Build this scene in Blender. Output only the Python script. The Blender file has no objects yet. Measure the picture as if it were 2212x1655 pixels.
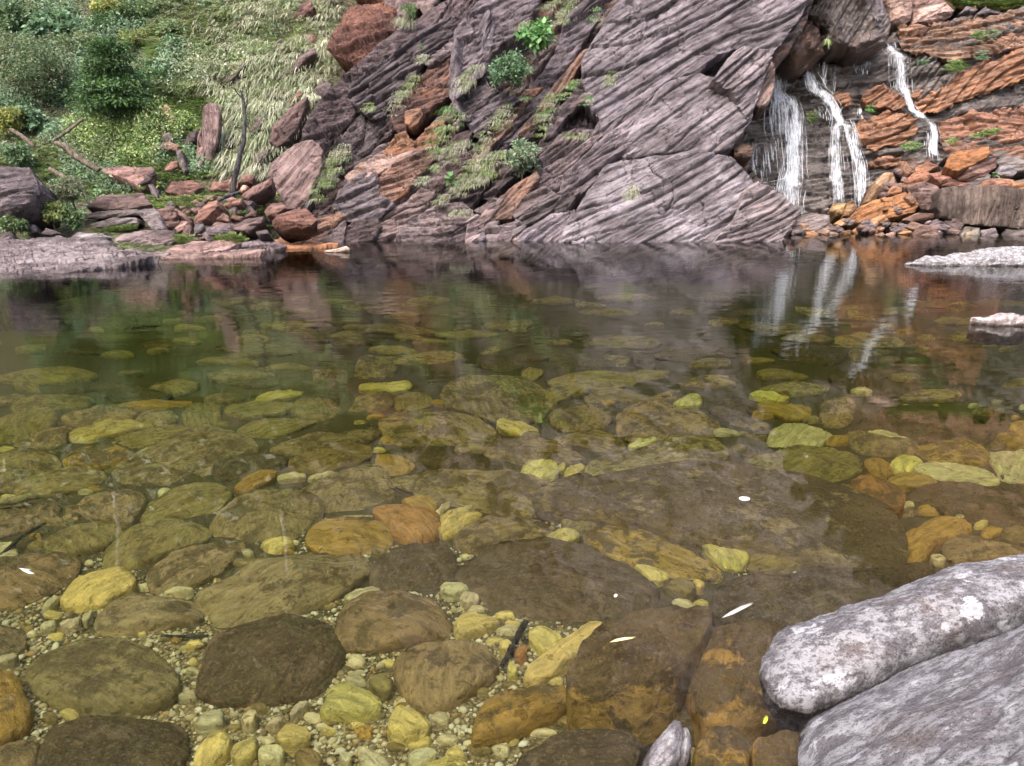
import bpy, math, random
import numpy as np
from mathutils import Vector

# ------------------------------------------------------------------ camera, sky, sun, exposure
scene = bpy.context.scene
col = scene.collection
CAM_H = 1.7
PITCH = math.radians(15.5)
F, CX, CY = 1703.0, 1106.0, 827.5          # focal length and centre in the 2212 x 1655 reading of the photograph
cam_data = bpy.data.cameras.new('camera')
cam_data.sensor_width = 36.0
cam_data.lens = 36.0 * F / 2212.0
cam_data.clip_start = 0.05
cam_data.clip_end = 500.0
cam = bpy.data.objects.new('camera', cam_data)
cam.location = (0, 0, CAM_H)
cam.rotation_euler = (math.pi / 2 - PITCH, 0, 0)
col.objects.link(cam)
scene.camera = cam

SUN_EL, SUN_AZ = math.radians(52), math.radians(205)   # azimuth of the sun, clockwise from +Y
world = bpy.data.worlds.new('World')
scene.world = world
world.use_nodes = True
wn = world.node_tree
sky = wn.nodes.new('ShaderNodeTexSky')
sky.sky_type = 'NISHITA'
sky.sun_disc = False
sky.sun_elevation = SUN_EL
sky.sun_rotation = SUN_AZ
sky.air_density = 1.0
sky.dust_density = 6.0
sky.ozone_density = 1.0
bg = [n for n in wn.nodes if n.type == 'BACKGROUND'][0]
bg.inputs['Strength'].default_value = 0.15
wn.links.new(sky.outputs['Color'], bg.inputs['Color'])

sun_data = bpy.data.lights.new('sun', 'SUN')
sun_data.energy = 1.3
sun_data.angle = math.radians(30)
sun_data.color = (1.0, 0.985, 0.965)
sun = bpy.data.objects.new('sun', sun_data)
sd = Vector((math.sin(SUN_AZ) * math.cos(SUN_EL), math.cos(SUN_AZ) * math.cos(SUN_EL), math.sin(SUN_EL)))
sun.rotation_euler = sd.to_track_quat('Z', 'Y').to_euler()
sun.location = (0, 0, 40)
col.objects.link(sun)

scene.view_settings.view_transform = 'Standard'
scene.view_settings.look = 'None'
scene.view_settings.gamma = 1.0
scene.view_settings.exposure = 1.5
scene.view_settings.use_curve_mapping = False
scene.render.engine = 'CYCLES'
scene.cycles.use_denoising = True
scene.cycles.use_adaptive_sampling = True
scene.cycles.adaptive_threshold = .04
scene.cycles.max_bounces = 6
scene.cycles.diffuse_bounces = 2
scene.cycles.glossy_bounces = 3
scene.cycles.transparent_max_bounces = 24
scene.cycles.caustics_reflective = False
scene.cycles.caustics_refractive = False

# ------------------------------------------------------------------ geometry helpers
RNG = np.random.default_rng(7)
random.seed(7)
CAMP = np.array([0.0, 0.0, CAM_H])
FWD = np.array([0.0, math.cos(PITCH), -math.sin(PITCH)])
UPV = np.array([0.0, math.sin(PITCH), math.cos(PITCH)])

def ray(px, py):
    px = np.asarray(px, float); py = np.asarray(py, float)
    x = (px - CX) / F
    y = -(py - CY) / F
    return np.stack([x, y * UPV[1] + FWD[1], y * UPV[2] + FWD[2]], -1)

def at_z(px, py, z):
    d = ray(px, py)
    return CAMP + d * ((z - CAM_H) / d[..., 2])[..., None]

def at_y(px, py, Y):
    d = ray(px, py)
    return CAMP + d * (Y / d[..., 1])[..., None]

def pts(s):
    return np.array([[float(a) for a in p.split(',')] for p in s.split()])

REG = {'D': (0, 0, 1.0), '1': (0, 0, .348), '2': (633.6, 0, .348), '3': (1324.9, 0, .401),
       '4': (0, 518.5, .3646), '5': (748.9, 518.5, .3646), '6': (1440, 518.5, .349),
       '7': (0, 1037, .3735), '8': (749, 1037, .3735), '9': (1440, 1037, .3734)}

def P(reg, s):
    """outline read off one enlarged region of the photograph"""
    ox, oy, k = REG[reg]
    a = pts(s)
    return a * k + np.array([ox, oy])

def _h(ix, iy, iz, seed):
    n = (ix.astype(np.int64) * 374761393 + iy.astype(np.int64) * 668265263 + iz.astype(np.int64) * 2147483647 + seed * 1274126177) & 0xFFFFFFFF
    n = ((n ^ (n >> 13)) * 1274126177) & 0xFFFFFFFF
    n = ((n ^ (n >> 16)) * 2246822519) & 0xFFFFFFFF
    return (n ^ (n >> 15)) / 4294967295.0

def h1(c, seed):
    z = np.zeros_like(c)
    return _h(c, z, z, seed)

def h2(c, d, seed):
    return _h(c, d, np.zeros_like(c), seed)

def noise3(x, y, z, seed=0):
    xi, yi, zi = np.floor(x), np.floor(y), np.floor(z)
    fx, fy, fz = x - xi, y - yi, z - zi
    ux, uy, uz = [f * f * (3 - 2 * f) for f in (fx, fy, fz)]
    r = 0
    for a in (0, 1):
        for b in (0, 1):
            for c in (0, 1):
                r = r + (ux if a else 1 - ux) * (uy if b else 1 - uy) * (uz if c else 1 - uz) * _h(xi + a, yi + b, zi + c, seed)
    return r * 2 - 1

def fbm(x, y, z, seed=0, octs=4, gain=.5):
    r, a, f = 0, 1.0, 1.0
    for k in range(octs):
        r = r + a * noise3(x * f + 17.3 * k, y * f, z * f, seed + k * 13)
        a *= gain; f *= 2.03
    return r

def fb2(x, y, seed=0, octs=4, gain=.5):
    return fbm(x, y, np.zeros_like(x) + .37, seed, octs, gain)

def make_mesh(name, v, faces, attrs=None, smooth=True):
    """v (n,3); faces list of int arrays (m,3) or (m,4); attrs {name: (type, array)}"""
    me = bpy.data.meshes.new(name)
    v = np.asarray(v, np.float32)
    faces = [np.asarray(f, np.int32) for f in faces if len(f)]
    me.vertices.add(len(v))
    me.vertices.foreach_set('co', v.ravel())
    loops = np.concatenate([f.ravel() for f in faces])
    sizes = np.concatenate([np.full(len(f), f.shape[1], np.int32) for f in faces])
    starts = np.concatenate([[0], np.cumsum(sizes)[:-1]]).astype(np.int32)
    me.loops.add(len(loops))
    me.loops.foreach_set('vertex_index', loops)
    me.polygons.add(len(sizes))
    me.polygons.foreach_set('loop_start', starts)
    me.polygons.foreach_set('use_smooth', np.full(len(sizes), smooth, bool))
    for an, (ty, arr) in (attrs or {}).items():
        a = me.attributes.new(an, ty, 'POINT')
        arr = np.asarray(arr, np.float32)
        a.data.foreach_set({'FLOAT': 'value', 'FLOAT_VECTOR': 'vector', 'FLOAT_COLOR': 'color'}[ty], arr.ravel())
    me.update(calc_edges=True)
    me.validate()
    return me

def link(name, me, mat, parent=None, color=None, props=None):
    o = bpy.data.objects.new(name, me)
    col.objects.link(o)
    if me is not None and mat is not None and not me.materials:
        me.materials.append(mat)
    if parent is not None:
        o.parent = parent
    if color is not None:
        o.color = (*color, 1)
    for k, val in (props or {}).items():
        o[k] = val
    return o

def tag(o, label=None, cat=None, group=None, kind=None):
    if label: o['label'] = label
    if cat: o['category'] = cat
    if group: o['group'] = group
    if kind: o['kind'] = kind
    return o

def empty(name, loc):
    o = bpy.data.objects.new(name, None)
    o.location = loc
    o.empty_display_size = .1
    col.objects.link(o)
    return o

def sdf(poly, x, y):
    """signed distance, positive inside"""
    n = len(poly)
    d = np.full(x.shape, 1e9)
    ins = np.zeros(x.shape, bool)
    for i in range(n):
        ax, ay = poly[i]; bx, by = poly[(i + 1) % n]
        ex, ey = bx - ax, by - ay
        L = ex * ex + ey * ey + 1e-9
        t = np.clip(((x - ax) * ex + (y - ay) * ey) / L, 0, 1)
        d = np.minimum(d, np.hypot(x - ax - t * ex, y - ay - t * ey))
        c = ((ay > y) != (by > y)) & (x < (bx - ax) * (y - ay) / (by - ay + 1e-12) + ax)
        ins ^= c
    return np.where(ins, d, -d)

def strata(u, v, seed, f0, amp):
    """stacked rock layers with lips, seams and cross joints; v runs across the layers"""
    v1 = v + .07 * fb2(u * .35, v * .5, seed + 5, 3) + .022 * fb2(u * 2.1, v * 3.1, seed + 6, 3)
    h = np.zeros_like(u)
    for k, (f, a, ul) in enumerate([(f0, amp, .28), (f0 * 2.6, amp * .55, .5), (f0 * 6.3, amp * .2, .75)]):
        vv = v1 * f * (1 + .2 * fb2(u * .15, v * .2, seed + 40 + k, 2))
        c = np.floor(vv); fr = vv - c
        uu = u * ul + h1(c, seed + k) * 10 + .3 * fb2(u * 1.5, v * 1.5, seed + 50 + k, 2)
        cu = np.floor(uu); fu = np.minimum(uu - cu, 1 - uu + cu) / ul
        r = h2(c, cu, seed + 11 + k)
        h += a * (r - .5) - a * .5 * (fr - .5)
        seam = np.exp(-(np.minimum(fr, 1 - fr) / (f * .024)) ** 2)
        h -= a * 1.5 * seam * (.2 + .8 * h1(c + 3, seed + 21 + k) ** 2)
        h -= a * 1.2 * np.exp(-(fu / .026) ** 2) * (h2(c, cu, seed + 31) > .5)
    h += .22 * amp * fb2(u * 2.2, v * 15, seed + 71, 3, .6) - .2 * amp * np.abs(fb2(u * 1.6, v * 8, seed + 72, 3, .6))
    return h

def relief(name, poly, plane, mat, thick=.6, angle=35, f0=2.0, amp=.12, bulge=.15, radius=.25, step=2.0, seed=0,
           facets=0, fslope=.8, lump=.0, edge=3.0, parent=None, color=(.15, .12, .12), props=None, label=None, cat=None,
           group=None, kind=None, lumpscale=1.0, off=0.0):
    """a rock: its face lies on the plane (point, normal) and stands out in layers, lumps and facets; sides go back by thick"""
    p0, n = plane
    n = np.asarray(n, float); n = n / np.linalg.norm(n)
    p0 = np.asarray(p0, float) + n * off
    lo = poly.min(0) - step * 2; hi = poly.max(0) + step * 2
    nx = int((hi[0] - lo[0]) / step) + 2; ny = int((hi[1] - lo[1]) / step) + 2
    gx, gy = np.meshgrid(lo[0] + np.arange(nx) * step, lo[1] + np.arange(ny) * step)
    s0 = sdf(poly, gx, gy)
    sz = max(hi - lo)
    s = s0 + edge * fb2(gx / 30., gy / 30., seed + 91, 4, .6)
    keepv = s > -step * .8
    # pull border points to the outline
    gsy, gsx = np.gradient(s, step)
    gl = np.hypot(gsx, gsy) + 1e-6
    out = (s < 0) & keepv
    gx = np.where(out, gx - s * gsx / gl ** 2 * .9, gx)
    gy = np.where(out, gy - s * gsy / gl ** 2 * .9, gy)
    s = np.maximum(s, 0)
    q = keepv[:-1, :-1] & keepv[1:, :-1] & keepv[:-1, 1:] & keepv[1:, 1:]
    jj, ii = np.nonzero(q)
    idx = np.arange(nx * ny).reshape(ny, nx)
    quads = np.stack([idx[jj, ii], idx[jj + 1, ii], idx[jj + 1, ii + 1], idx[jj, ii + 1]], -1)
    used = np.unique(quads)
    remap = np.full(nx * ny, -1); remap[used] = np.arange(len(used))
    quads = remap[quads]
    x = gx.ravel()[used]; y = gy.ravel()[used]; s = s.ravel()[used]
    d = ray(x, y)
    t = ((p0 - CAMP) @ n) / (d @ n)
    p = CAMP + d * t[:, None]
    e1 = np.cross([0, 0, 1.0], n); e1 /= np.linalg.norm(e1)
    if e1[0] < 0: e1 = -e1
    e2 = np.cross(n, e1)
    if e2[2] < 0: e2 = -e2
    ca, sa = math.cos(math.radians(angle)), math.sin(math.radians(angle))
    U, V = p @ e1, p @ e2
    u = U * ca + V * sa; v = -U * sa + V * ca
    mpp = np.median(t) / F * 1.0                      # metres to a pixel here
    ed = s * mpp
    h = -bulge * (1 - np.clip(ed / radius, 0, 1)) ** 2
    if facets:
        rr = np.random.default_rng(seed + 3)
        uc, vc = U.mean(), V.mean(); R = max(np.ptp(U), np.ptp(V)) * .5 + 1e-6; Rv = np.ptp(V) * .5 + 1e-6; Ru = np.ptp(U) * .5 + 1e-6
        m = np.zeros_like(h)
        for k in range(facets):
            th = rr.uniform(.15 * math.pi, .85 * math.pi) if k == 0 else rr.uniform(0, 2 * math.pi)
            c = rr.uniform(-.25, .45)
            sl = fslope * rr.uniform(.6, 1.3)
            dd = ((U - uc) / Ru * math.cos(th) + (V - vc) / Rv * math.sin(th) - c)
            m = np.maximum(m, sl * dd * min(Ru, Rv))
        h -= m
    p = p - d / np.linalg.norm(d, axis=1)[:, None] * h[:, None]      # the outline stays where it is, the face recedes
    h = np.zeros_like(h)
    if lump:
        h += lump * fbm(p[:, 0] * lumpscale, p[:, 1] * lumpscale, p[:, 2] * lumpscale, seed + 61, 5, .5)
    if amp:
        h += strata(u, v, seed, f0, amp)
    h *= np.clip(ed / .04, .35, 1)
    p = p + n * h[:, None]
    # sides
    e = np.concatenate([quads[:, [0, 1]], quads[:, [1, 2]], quads[:, [2, 3]], quads[:, [3, 0]]])
    es = np.sort(e, 1)
    key = es[:, 0].astype(np.int64) * (len(used) + 1) + es[:, 1]
    uq, inv, cnt = np.unique(key, return_inverse=True, return_counts=True)
    be = e[cnt[inv] == 1]
    bv = np.unique(be)
    nb = len(bv); mp = np.full(len(used), -1); mp[bv] = np.arange(nb)
    cen = p.mean(0)
    rings = [p]; base = len(p); faces = [quads]
    prev = bv
    for k, fr in enumerate((.35, 1.0)):
        ring = p[bv] - n * (thick * fr) + (cen - p[bv]) * np.array([1, 1, 1]) * (.06 if k == 0 else .16)
        ring = ring + (.04 * thick) * np.stack([noise3(*(ring.T * 3), seed + 7 + a) for a in range(3)], -1)
        rings.append(ring)
        cur = np.arange(base, base + nb); base += nb
        a0, b0 = be[:, 0], be[:, 1]
        pa = prev[mp[a0]]; pb = prev[mp[b0]]
        faces.append(np.stack([pb, pa, cur[mp[a0]], cur[mp[b0]]], -1))
        prev = cur
    allp = np.concatenate(rings)
    rings.append(cen[None] - n * thick); faces.append(np.stack([prev[mp[be[:, 1]]], prev[mp[be[:, 0]]], np.full(len(be), base)], -1))
    allp = np.concatenate(rings)
    U2, V2, W2 = allp @ e1, allp @ e2, allp @ n
    st = np.stack([U2 * ca + V2 * sa, -U2 * sa + V2 * ca, W2], -1)
    me = make_mesh(name, allp, faces, {'st': ('FLOAT_VECTOR', st)})
    o = link(name, me, mat, parent, color, props)
    return tag(o, label, cat, group, kind)

# ------------------------------------------------------------------ materials
def new_mat(name):
    m = bpy.data.materials.new(name)
    m.use_nodes = True
    nt = m.node_tree
    nt.nodes.clear()
    out = nt.nodes.new('ShaderNodeOutputMaterial')
    return m, nt, out

class NB:
    """small node builder"""
    def __init__(s, nt): s.nt = nt
    def n(s, t, **kw):
        nd = s.nt.nodes.new('ShaderNode' + t)
        for k, v in kw.items(): setattr(nd, k, v)
        return nd
    def l(s, a, b): s.nt.links.new(a, b)
    def val(s, inp, v):
        if isinstance(v, bpy.types.NodeSocket): s.l(v, inp)
        else: inp.default_value = v
    def math(s, op, a, b=0.0, c=None, clamp=False):
        nd = s.n('Math', operation=op, use_clamp=clamp)
        s.val(nd.inputs[0], a); s.val(nd.inputs[1], b)
        if c is not None: s.val(nd.inputs[2], c)
        return nd.outputs[0]
    def vmul(s, v, xyz):
        nd = s.n('VectorMath', operation='MULTIPLY'); s.l(v, nd.inputs[0]); nd.inputs[1].default_value = xyz
        return nd.outputs[0]
    def noise(s, v, scale, detail=4, rough=.55, dist=0.0):
        nd = s.n('TexNoise'); s.l(v, nd.inputs['Vector']); nd.inputs['Scale'].default_value = scale
        nd.inputs['Detail'].default_value = detail; nd.inputs['Roughness'].default_value = rough
        nd.inputs['Distortion'].default_value = dist
        return nd.outputs['Fac']
    def ramp(s, f, lo, hi, a=0.0, b=1.0):
        nd = s.n('MapRange', interpolation_type='SMOOTHSTEP'); s.val(nd.inputs['Value'], f)
        s.val(nd.inputs['From Min'], lo); s.val(nd.inputs['From Max'], hi)
        nd.inputs['To Min'].default_value = a; nd.inputs['To Max'].default_value = b
        return nd.outputs[0]
    def mix(s, f, a, b, mode='MIX'):
        nd = s.n('Mix', data_type='RGBA', blend_type=mode)
        s.val(nd.inputs[0], f)
        for i, v in ((6, a), (7, b)):
            if isinstance(v, bpy.types.NodeSocket): s.l(v, nd.inputs[i])
            else: nd.inputs[i].default_value = (*v, 1)
        return nd.outputs[2]
    def prop(s, name):
        nd = s.n('Attribute', attribute_type='OBJECT', attribute_name=name)
        return nd.outputs['Fac']
    def attr(s, name):
        return s.n('Attribute', attribute_type='GEOMETRY', attribute_name=name)
    def bump(s, h, strength, dist, normal=None):
        nd = s.n('Bump'); s.l(h, nd.inputs['Height']); nd.inputs['Strength'].default_value = strength
        nd.inputs['Distance'].default_value = dist
        if normal is not None: s.l(normal, nd.inputs['Normal'])
        return nd.outputs['Normal']
    def bsdf(s, colr, rough=.8, normal=None, spec=.3):
        nd = s.n('BsdfPrincipled')
        s.l(colr, nd.inputs['Base Color']) if isinstance(colr, bpy.types.NodeSocket) else setattr(nd.inputs['Base Color'], 'default_value', (*colr, 1))
        s.val(nd.inputs['Roughness'], rough); nd.inputs['Specular IOR Level'].default_value = spec
        if normal is not None: s.l(normal, nd.inputs['Normal'])
        return nd

def mat_strata(name='layered_rock', wet=0.0, coarse=1.0):
    m, nt, out = new_mat(name); b = NB(nt)
    st = b.attr('st').outputs['Vector']
    oi = b.n('ObjectInfo')
    base = oi.outputs['Color']
    shift = b.n('VectorMath', operation='ADD'); b.l(st, shift.inputs[0])
    cmb = b.n('CombineXYZ'); b.l(b.math('MULTIPLY', oi.outputs['Random'], 37.0), cmb.inputs[2]); b.l(cmb.outputs[0], shift.inputs[1])
    st = shift.outputs[0]
    rnd = oi.outputs['Random']
    band = b.noise(b.vmul(st, (.34, 3.6, 1.0)), 1.6, 7, .66, .5)
    fine = b.noise(b.vmul(st, (.9, 13.0, 2.0)), 2.2, 6, .72, .7)
    blot = b.noise(st, .9, 6, .66, .6)
    chip = b.noise(b.vmul(st, (1, 2.0, 1)), 6.0, 6, .7, .5)
    grain = b.noise(st, 42.0, 4, .7)
    c = b.mix(b.ramp(blot, .34, .66), b.mix(1.0, base, (.62, .58, .57), 'MULTIPLY'), b.mix(1.0, base, (1.4, 1.38, 1.38), 'MULTIPLY'))
    c = b.mix(b.ramp(band, .38, .62), b.mix(1.0, c, (.66, .63, .63), 'MULTIPLY'), b.mix(1.0, c, (1.3, 1.29, 1.3), 'MULTIPLY'))
    c = b.mix(b.ramp(chip, .47, .38, 0, .65), c, b.mix(1.0, c, (.42, .38, .38), 'MULTIPLY'))
    c = b.mix(b.ramp(fine, .55, .68, 0, .38), c, b.mix(1.0, c, (1.5, 1.48, 1.48), 'MULTIPLY'))
    c = b.mix(b.ramp(fine, .44, .32, 0, .45), c, b.mix(1.0, c, (.36, .33, .33), 'MULTIPLY'))
    # open cracks between the layers, filled with dark dirt
    crk = b.noise(b.vmul(st, (.5, 5.5, 1.0)), 1.1, 5, .6, .5)
    crack = b.ramp(b.math('ABSOLUTE', b.math('SUBTRACT', crk, .5)), .012, .0, 0, .85)
    crk2 = b.noise(b.vmul(st, (1.6, 2.4, 1.0)), 1.0, 6, .7, .8)
    crack2 = b.ramp(b.math('ABSOLUTE', b.math('SUBTRACT', crk2, .47)), .008, .0, 0, .8)
    # rust stain
    rf = b.math('ADD', b.math('MULTIPLY', blot, .7), b.math('MULTIPLY', band, .3))
    rlo = b.math('SUBTRACT', .78, b.math('MULTIPLY', b.prop('rust'), .55))
    rust = b.ramp(rf, rlo, b.math('ADD', rlo, .13))
    rcol = b.mix(b.ramp(fine, .4, .66), (.085, .034, .022), (.31, .135, .062))
    c = b.mix(b.math('MULTIPLY', rust, .75), c, rcol)
    # moss and algae in the damp
    mf = b.noise(st, 1.7, 5, .65, .5)
    mlo = b.math('SUBTRACT', .8, b.math('MULTIPLY', b.prop('moss'), .5))
    moss = b.ramp(mf, mlo, b.math('ADD', mlo, .1))
    c = b.mix(b.math('MULTIPLY', moss, .75), c, b.mix(b.ramp(grain, .4, .65), (.035, .042, .012), (.10, .115, .03)))
    # lichen flecks
    lf = b.noise(b.vmul(st, (1, 1.6, 1)), 5.5, 6, .72, .2)
    llo = b.math('SUBTRACT', .76, b.math('MULTIPLY', b.prop('lich'), .3))
    lich = b.ramp(lf, llo, b.math('ADD', llo, .05))
    c = b.mix(b.math('MULTIPLY', lich, .8), c, b.mix(b.ramp(grain, .4, .6), (.32, .31, .32), (.55, .54, .55)))
    c = b.mix(b.ramp(grain, .35, .7, 0, .35), c, b.mix(1.0, c, (1.6, 1.6, 1.6), 'MULTIPLY'))
    cr = b.math('MAXIMUM', crack, crack2)
    c = b.mix(cr, c, (.018, .014, .013))
    hgt = b.math('ADD', b.math('MULTIPLY', b.math('SUBTRACT', fine, b.math('MULTIPLY', cr, .8)), .6), b.math('ADD', b.math('MULTIPLY', chip, .8), b.math('MULTIPLY', grain, .25)))
    nm = b.bump(hgt, .75, .04)
    pr = b.bsdf(c, b.ramp(blot, .3, .7, .78 - .5 * wet, .95 - .5 * wet), nm, .3 + .3 * wet)
    b.l(pr.outputs[0], out.inputs[0])
    return m

def mat_lichen():
    """pale weathered boulder, white and grey lichen over dark purple brown"""
    m, nt, out = new_mat('lichen_rock'); b = NB(nt)
    st = b.attr('st').outputs['Vector']
    oi = b.n('ObjectInfo')
    sc = b.vmul(st, (1, 1.5, 1))
    big = b.noise(sc, 2.6, 6, .62, .3)
    mid = b.noise(sc, 11.0, 8, .74, .0)
    fine = b.noise(b.vmul(st, (1, 1.4, 1)), 34.0, 7, .82, .1)
    speck = b.noise(st, 120.0, 3, .7)
    c = b.mix(b.ramp(mid, .38, .6), b.mix(1.0, oi.outputs['Color'], (.62, .58, .6), 'MULTIPLY'), oi.outputs['Color'])
    c = b.mix(b.ramp(big, .52, .66, 0, .4), c, (.19, .14, .12))
    w = b.ramp(b.math('ADD', b.math('MULTIPLY', mid, .55), b.math('MULTIPLY', fine, .45)), .485, .555)
    c = b.mix(b.math('MULTIPLY', w, .5), c, (.50, .49, .52))
    pn = b.noise(b.vmul(st, (1, 1.25, 1)), 8.0, 8, .66, .15)
    patch = b.ramp(pn, .59, .63)
    c = b.mix(b.math('MULTIPLY', patch, .75), c, (.62, .62, .66))
    c = b.mix(b.ramp(b.math('ADD', b.math('MULTIPLY', speck, .5), b.math('MULTIPLY', fine, .5)), .50, .42, 0, .75), c, b.mix(1.0, c, (.32, .30, .31), 'MULTIPLY'))
    geo = b.n('NewGeometry'); sp = b.n('SeparateXYZ'); b.l(geo.outputs['Position'], sp.inputs[0])
    wetl = b.ramp(b.math('ADD', sp.outputs[2], b.math('MULTIPLY', b.math('SUBTRACT', mid, .5), .05)), .035, .015, 0, .75)
    c = b.mix(wetl, c, b.mix(1.0, c, (.3, .26, .22), 'MULTIPLY'))
    hgt = b.math('ADD', b.math('MULTIPLY', mid, .8), b.math('MULTIPLY', fine, .6))
    nm = b.bump(hgt, 1.0, .022)
    pr = b.bsdf(c, .9, nm, .2)
    b.l(pr.outputs[0], out.inputs[0])
    return m

def mat_bed_stone():
    m, nt, out = new_mat('river_stone'); b = NB(nt)
    st = b.attr('st').outputs['Vector']
    oi = b.n('ObjectInfo')
    add = b.n('VectorMath', operation='ADD'); b.l(st, add.inputs[0])
    cmb = b.n('CombineXYZ'); b.l(b.math('MULTIPLY', oi.outputs['Random'], 53.0), cmb.inputs[2]); b.l(cmb.outputs[0], add.inputs[1])
    v = add.outputs[0]
    big = b.noise(v, 4.0, 5, .6, .4)
    band = b.noise(b.vmul(v, (1.0, 5.0, 3.0)), 4.5, 6, .65, .6)
    mid = b.noise(v, 15.0, 6, .7, .4)
    fine = b.noise(v, 60.0, 5, .7)
    base = oi.outputs['Color']
    c = b.mix(b.ramp(band, .3, .7), b.mix(1.0, base, (.7, .68, .66), 'MULTIPLY'), b.mix(1.0, base, (1.35, 1.3, 1.25), 'MULTIPLY'))
    # brown algae felt, thinner on worn edges
    geo = b.n('NewGeometry')
    up = b.n('SeparateXYZ'); b.l(geo.outputs['Normal'], up.inputs[0])
    f = b.math('ADD', b.math('MULTIPLY', mid, .38), b.math('MULTIPLY', big, .5))
    f = b.math('ADD', f, b.math('MULTIPLY', fine, .12))
    f = b.math('ADD', f, b.math('MULTIPLY', b.math('SUBTRACT', up.outputs[2], .8), .12))
    lo = b.math('SUBTRACT', .80, b.math('MULTIPLY', b.prop('algae'), .55))
    al = b.ramp(f, lo, b.math('ADD', lo, .075))
    acol = b.mix(b.ramp(big, .35, .65), (.06, .046, .026), (.15, .11, .058))
    acol = b.mix(b.ramp(fine, .5, .66, 0, .7), acol, (.24, .175, .085))
    c = b.mix(b.math('MULTIPLY', al, .88), c, acol)
    c = b.mix(b.ramp(fine, .56, .68, 0, .3), c, b.mix(1.0, c, (1.7, 1.65, 1.5), 'MULTIPLY'))
    c = b.mix(b.ramp(fine, .44, .34, 0, .4), c, b.mix(1.0, c, (.4, .37, .33), 'MULTIPLY'))
    pit = b.ramp(mid, .42, .36, 0, .8)
    c = b.mix(pit, c, b.mix(1.0, c, (.4, .36, .3), 'MULTIPLY'))
    nm = b.bump(b.math('ADD', b.math('ADD', mid, b.math('MULTIPLY', band, .8)), b.math('MULTIPLY', fine, .35)), 1.0, .03)
    pr = b.bsdf(c, .9, nm, .1)
    b.l(pr.outputs[0], out.inputs[0])
    return m

def mat_vcol(name, rough=.7, trans=0.0, spec=.25):
    m, nt, out = new_mat(name); b = NB(nt)
    c = b.attr('tone').outputs['Color']
    pr = b.bsdf(c, rough, None, spec)
    if trans:
        tr = b.n('BsdfTranslucent'); b.l(b.mix(1.0, c, (1.05, 1.1, .8), 'MULTIPLY'), tr.inputs[0])
        mx = b.n('MixShader'); mx.inputs[0].default_value = trans
        b.l(pr.outputs[0], mx.inputs[1]); b.l(tr.outputs[0], mx.inputs[2]); b.l(mx.outputs[0], out.inputs[0])
    else:
        b.l(pr.outputs[0], out.inputs[0])
    return m

def mat_bark(name, c1, c2, scale=14.0):
    m, nt, out = new_mat(name); b = NB(nt)
    tc = b.n('TexCoord').outputs['Object']
    n1 = b.noise(b.vmul(tc, (1, 1, .25)), scale, 6, .65, .3)
    c = b.mix(b.ramp(n1, .35, .65), c1, c2)
    nm = b.bump(n1, .8, .03)
    pr = b.bsdf(c, .9, nm, .2)
    b.l(pr.outputs[0], out.inputs[0])
    return m

def mat_soil():
    m, nt, out = new_mat('hillside_earth'); b = NB(nt)
    tc = b.n('TexCoord').outputs['Object']
    n1 = b.noise(tc, .9, 7, .65, .4)
    n2 = b.noise(tc, 7.0, 6, .7, .3)
    c = b.mix(b.ramp(n2, .35, .68), (.04, .034, .024), (.17, .145, .095))
    c = b.mix(b.ramp(n1, .42, .6), c, b.mix(b.ramp(n2, .4, .65), (.04, .05, .022), (.14, .145, .08)))
    nm = b.bump(n2, 1.0, .15)
    b.l(b.bsdf(c, .95, nm, .1).outputs[0], out.inputs[0])
    return m

def mat_bed():
    m, nt, out = new_mat('pool_bed_gravel'); b = NB(nt)
    tc = b.n('TexCoord').outputs['Object']
    vo = b.n('TexVoronoi', feature='F1'); b.l(tc, vo.inputs['Vector']); vo.inputs['Scale'].default_value = 55.0
    n1 = b.noise(tc, 2.2, 6, .6, .3)
    c = b.mix(b.ramp(vo.outputs['Distance'], .2, .75), (.36, .30, .17), (.07, .055, .03))
    sep = b.n('SeparateColor'); b.l(vo.outputs['Color'], sep.inputs[0])
    c = b.mix(b.math('MULTIPLY', sep.outputs[0], .55), c, (.26, .19, .09))
    sp = b.n('SeparateXYZ'); b.l(tc, sp.inputs[0])
    silt = b.math('ADD', b.math('MULTIPLY', n1, .9), b.ramp(sp.outputs[1], 2.6, 4.2, -.1, .35))
    c = b.mix(b.ramp(silt, .45, .62, 0, .9), c, (.085, .07, .038))
    nm = b.bump(vo.outputs['Distance'], .6, -.012)
    b.l(b.bsdf(c, .95, nm, .1).outputs[0], out.inputs[0])
    return m

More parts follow.
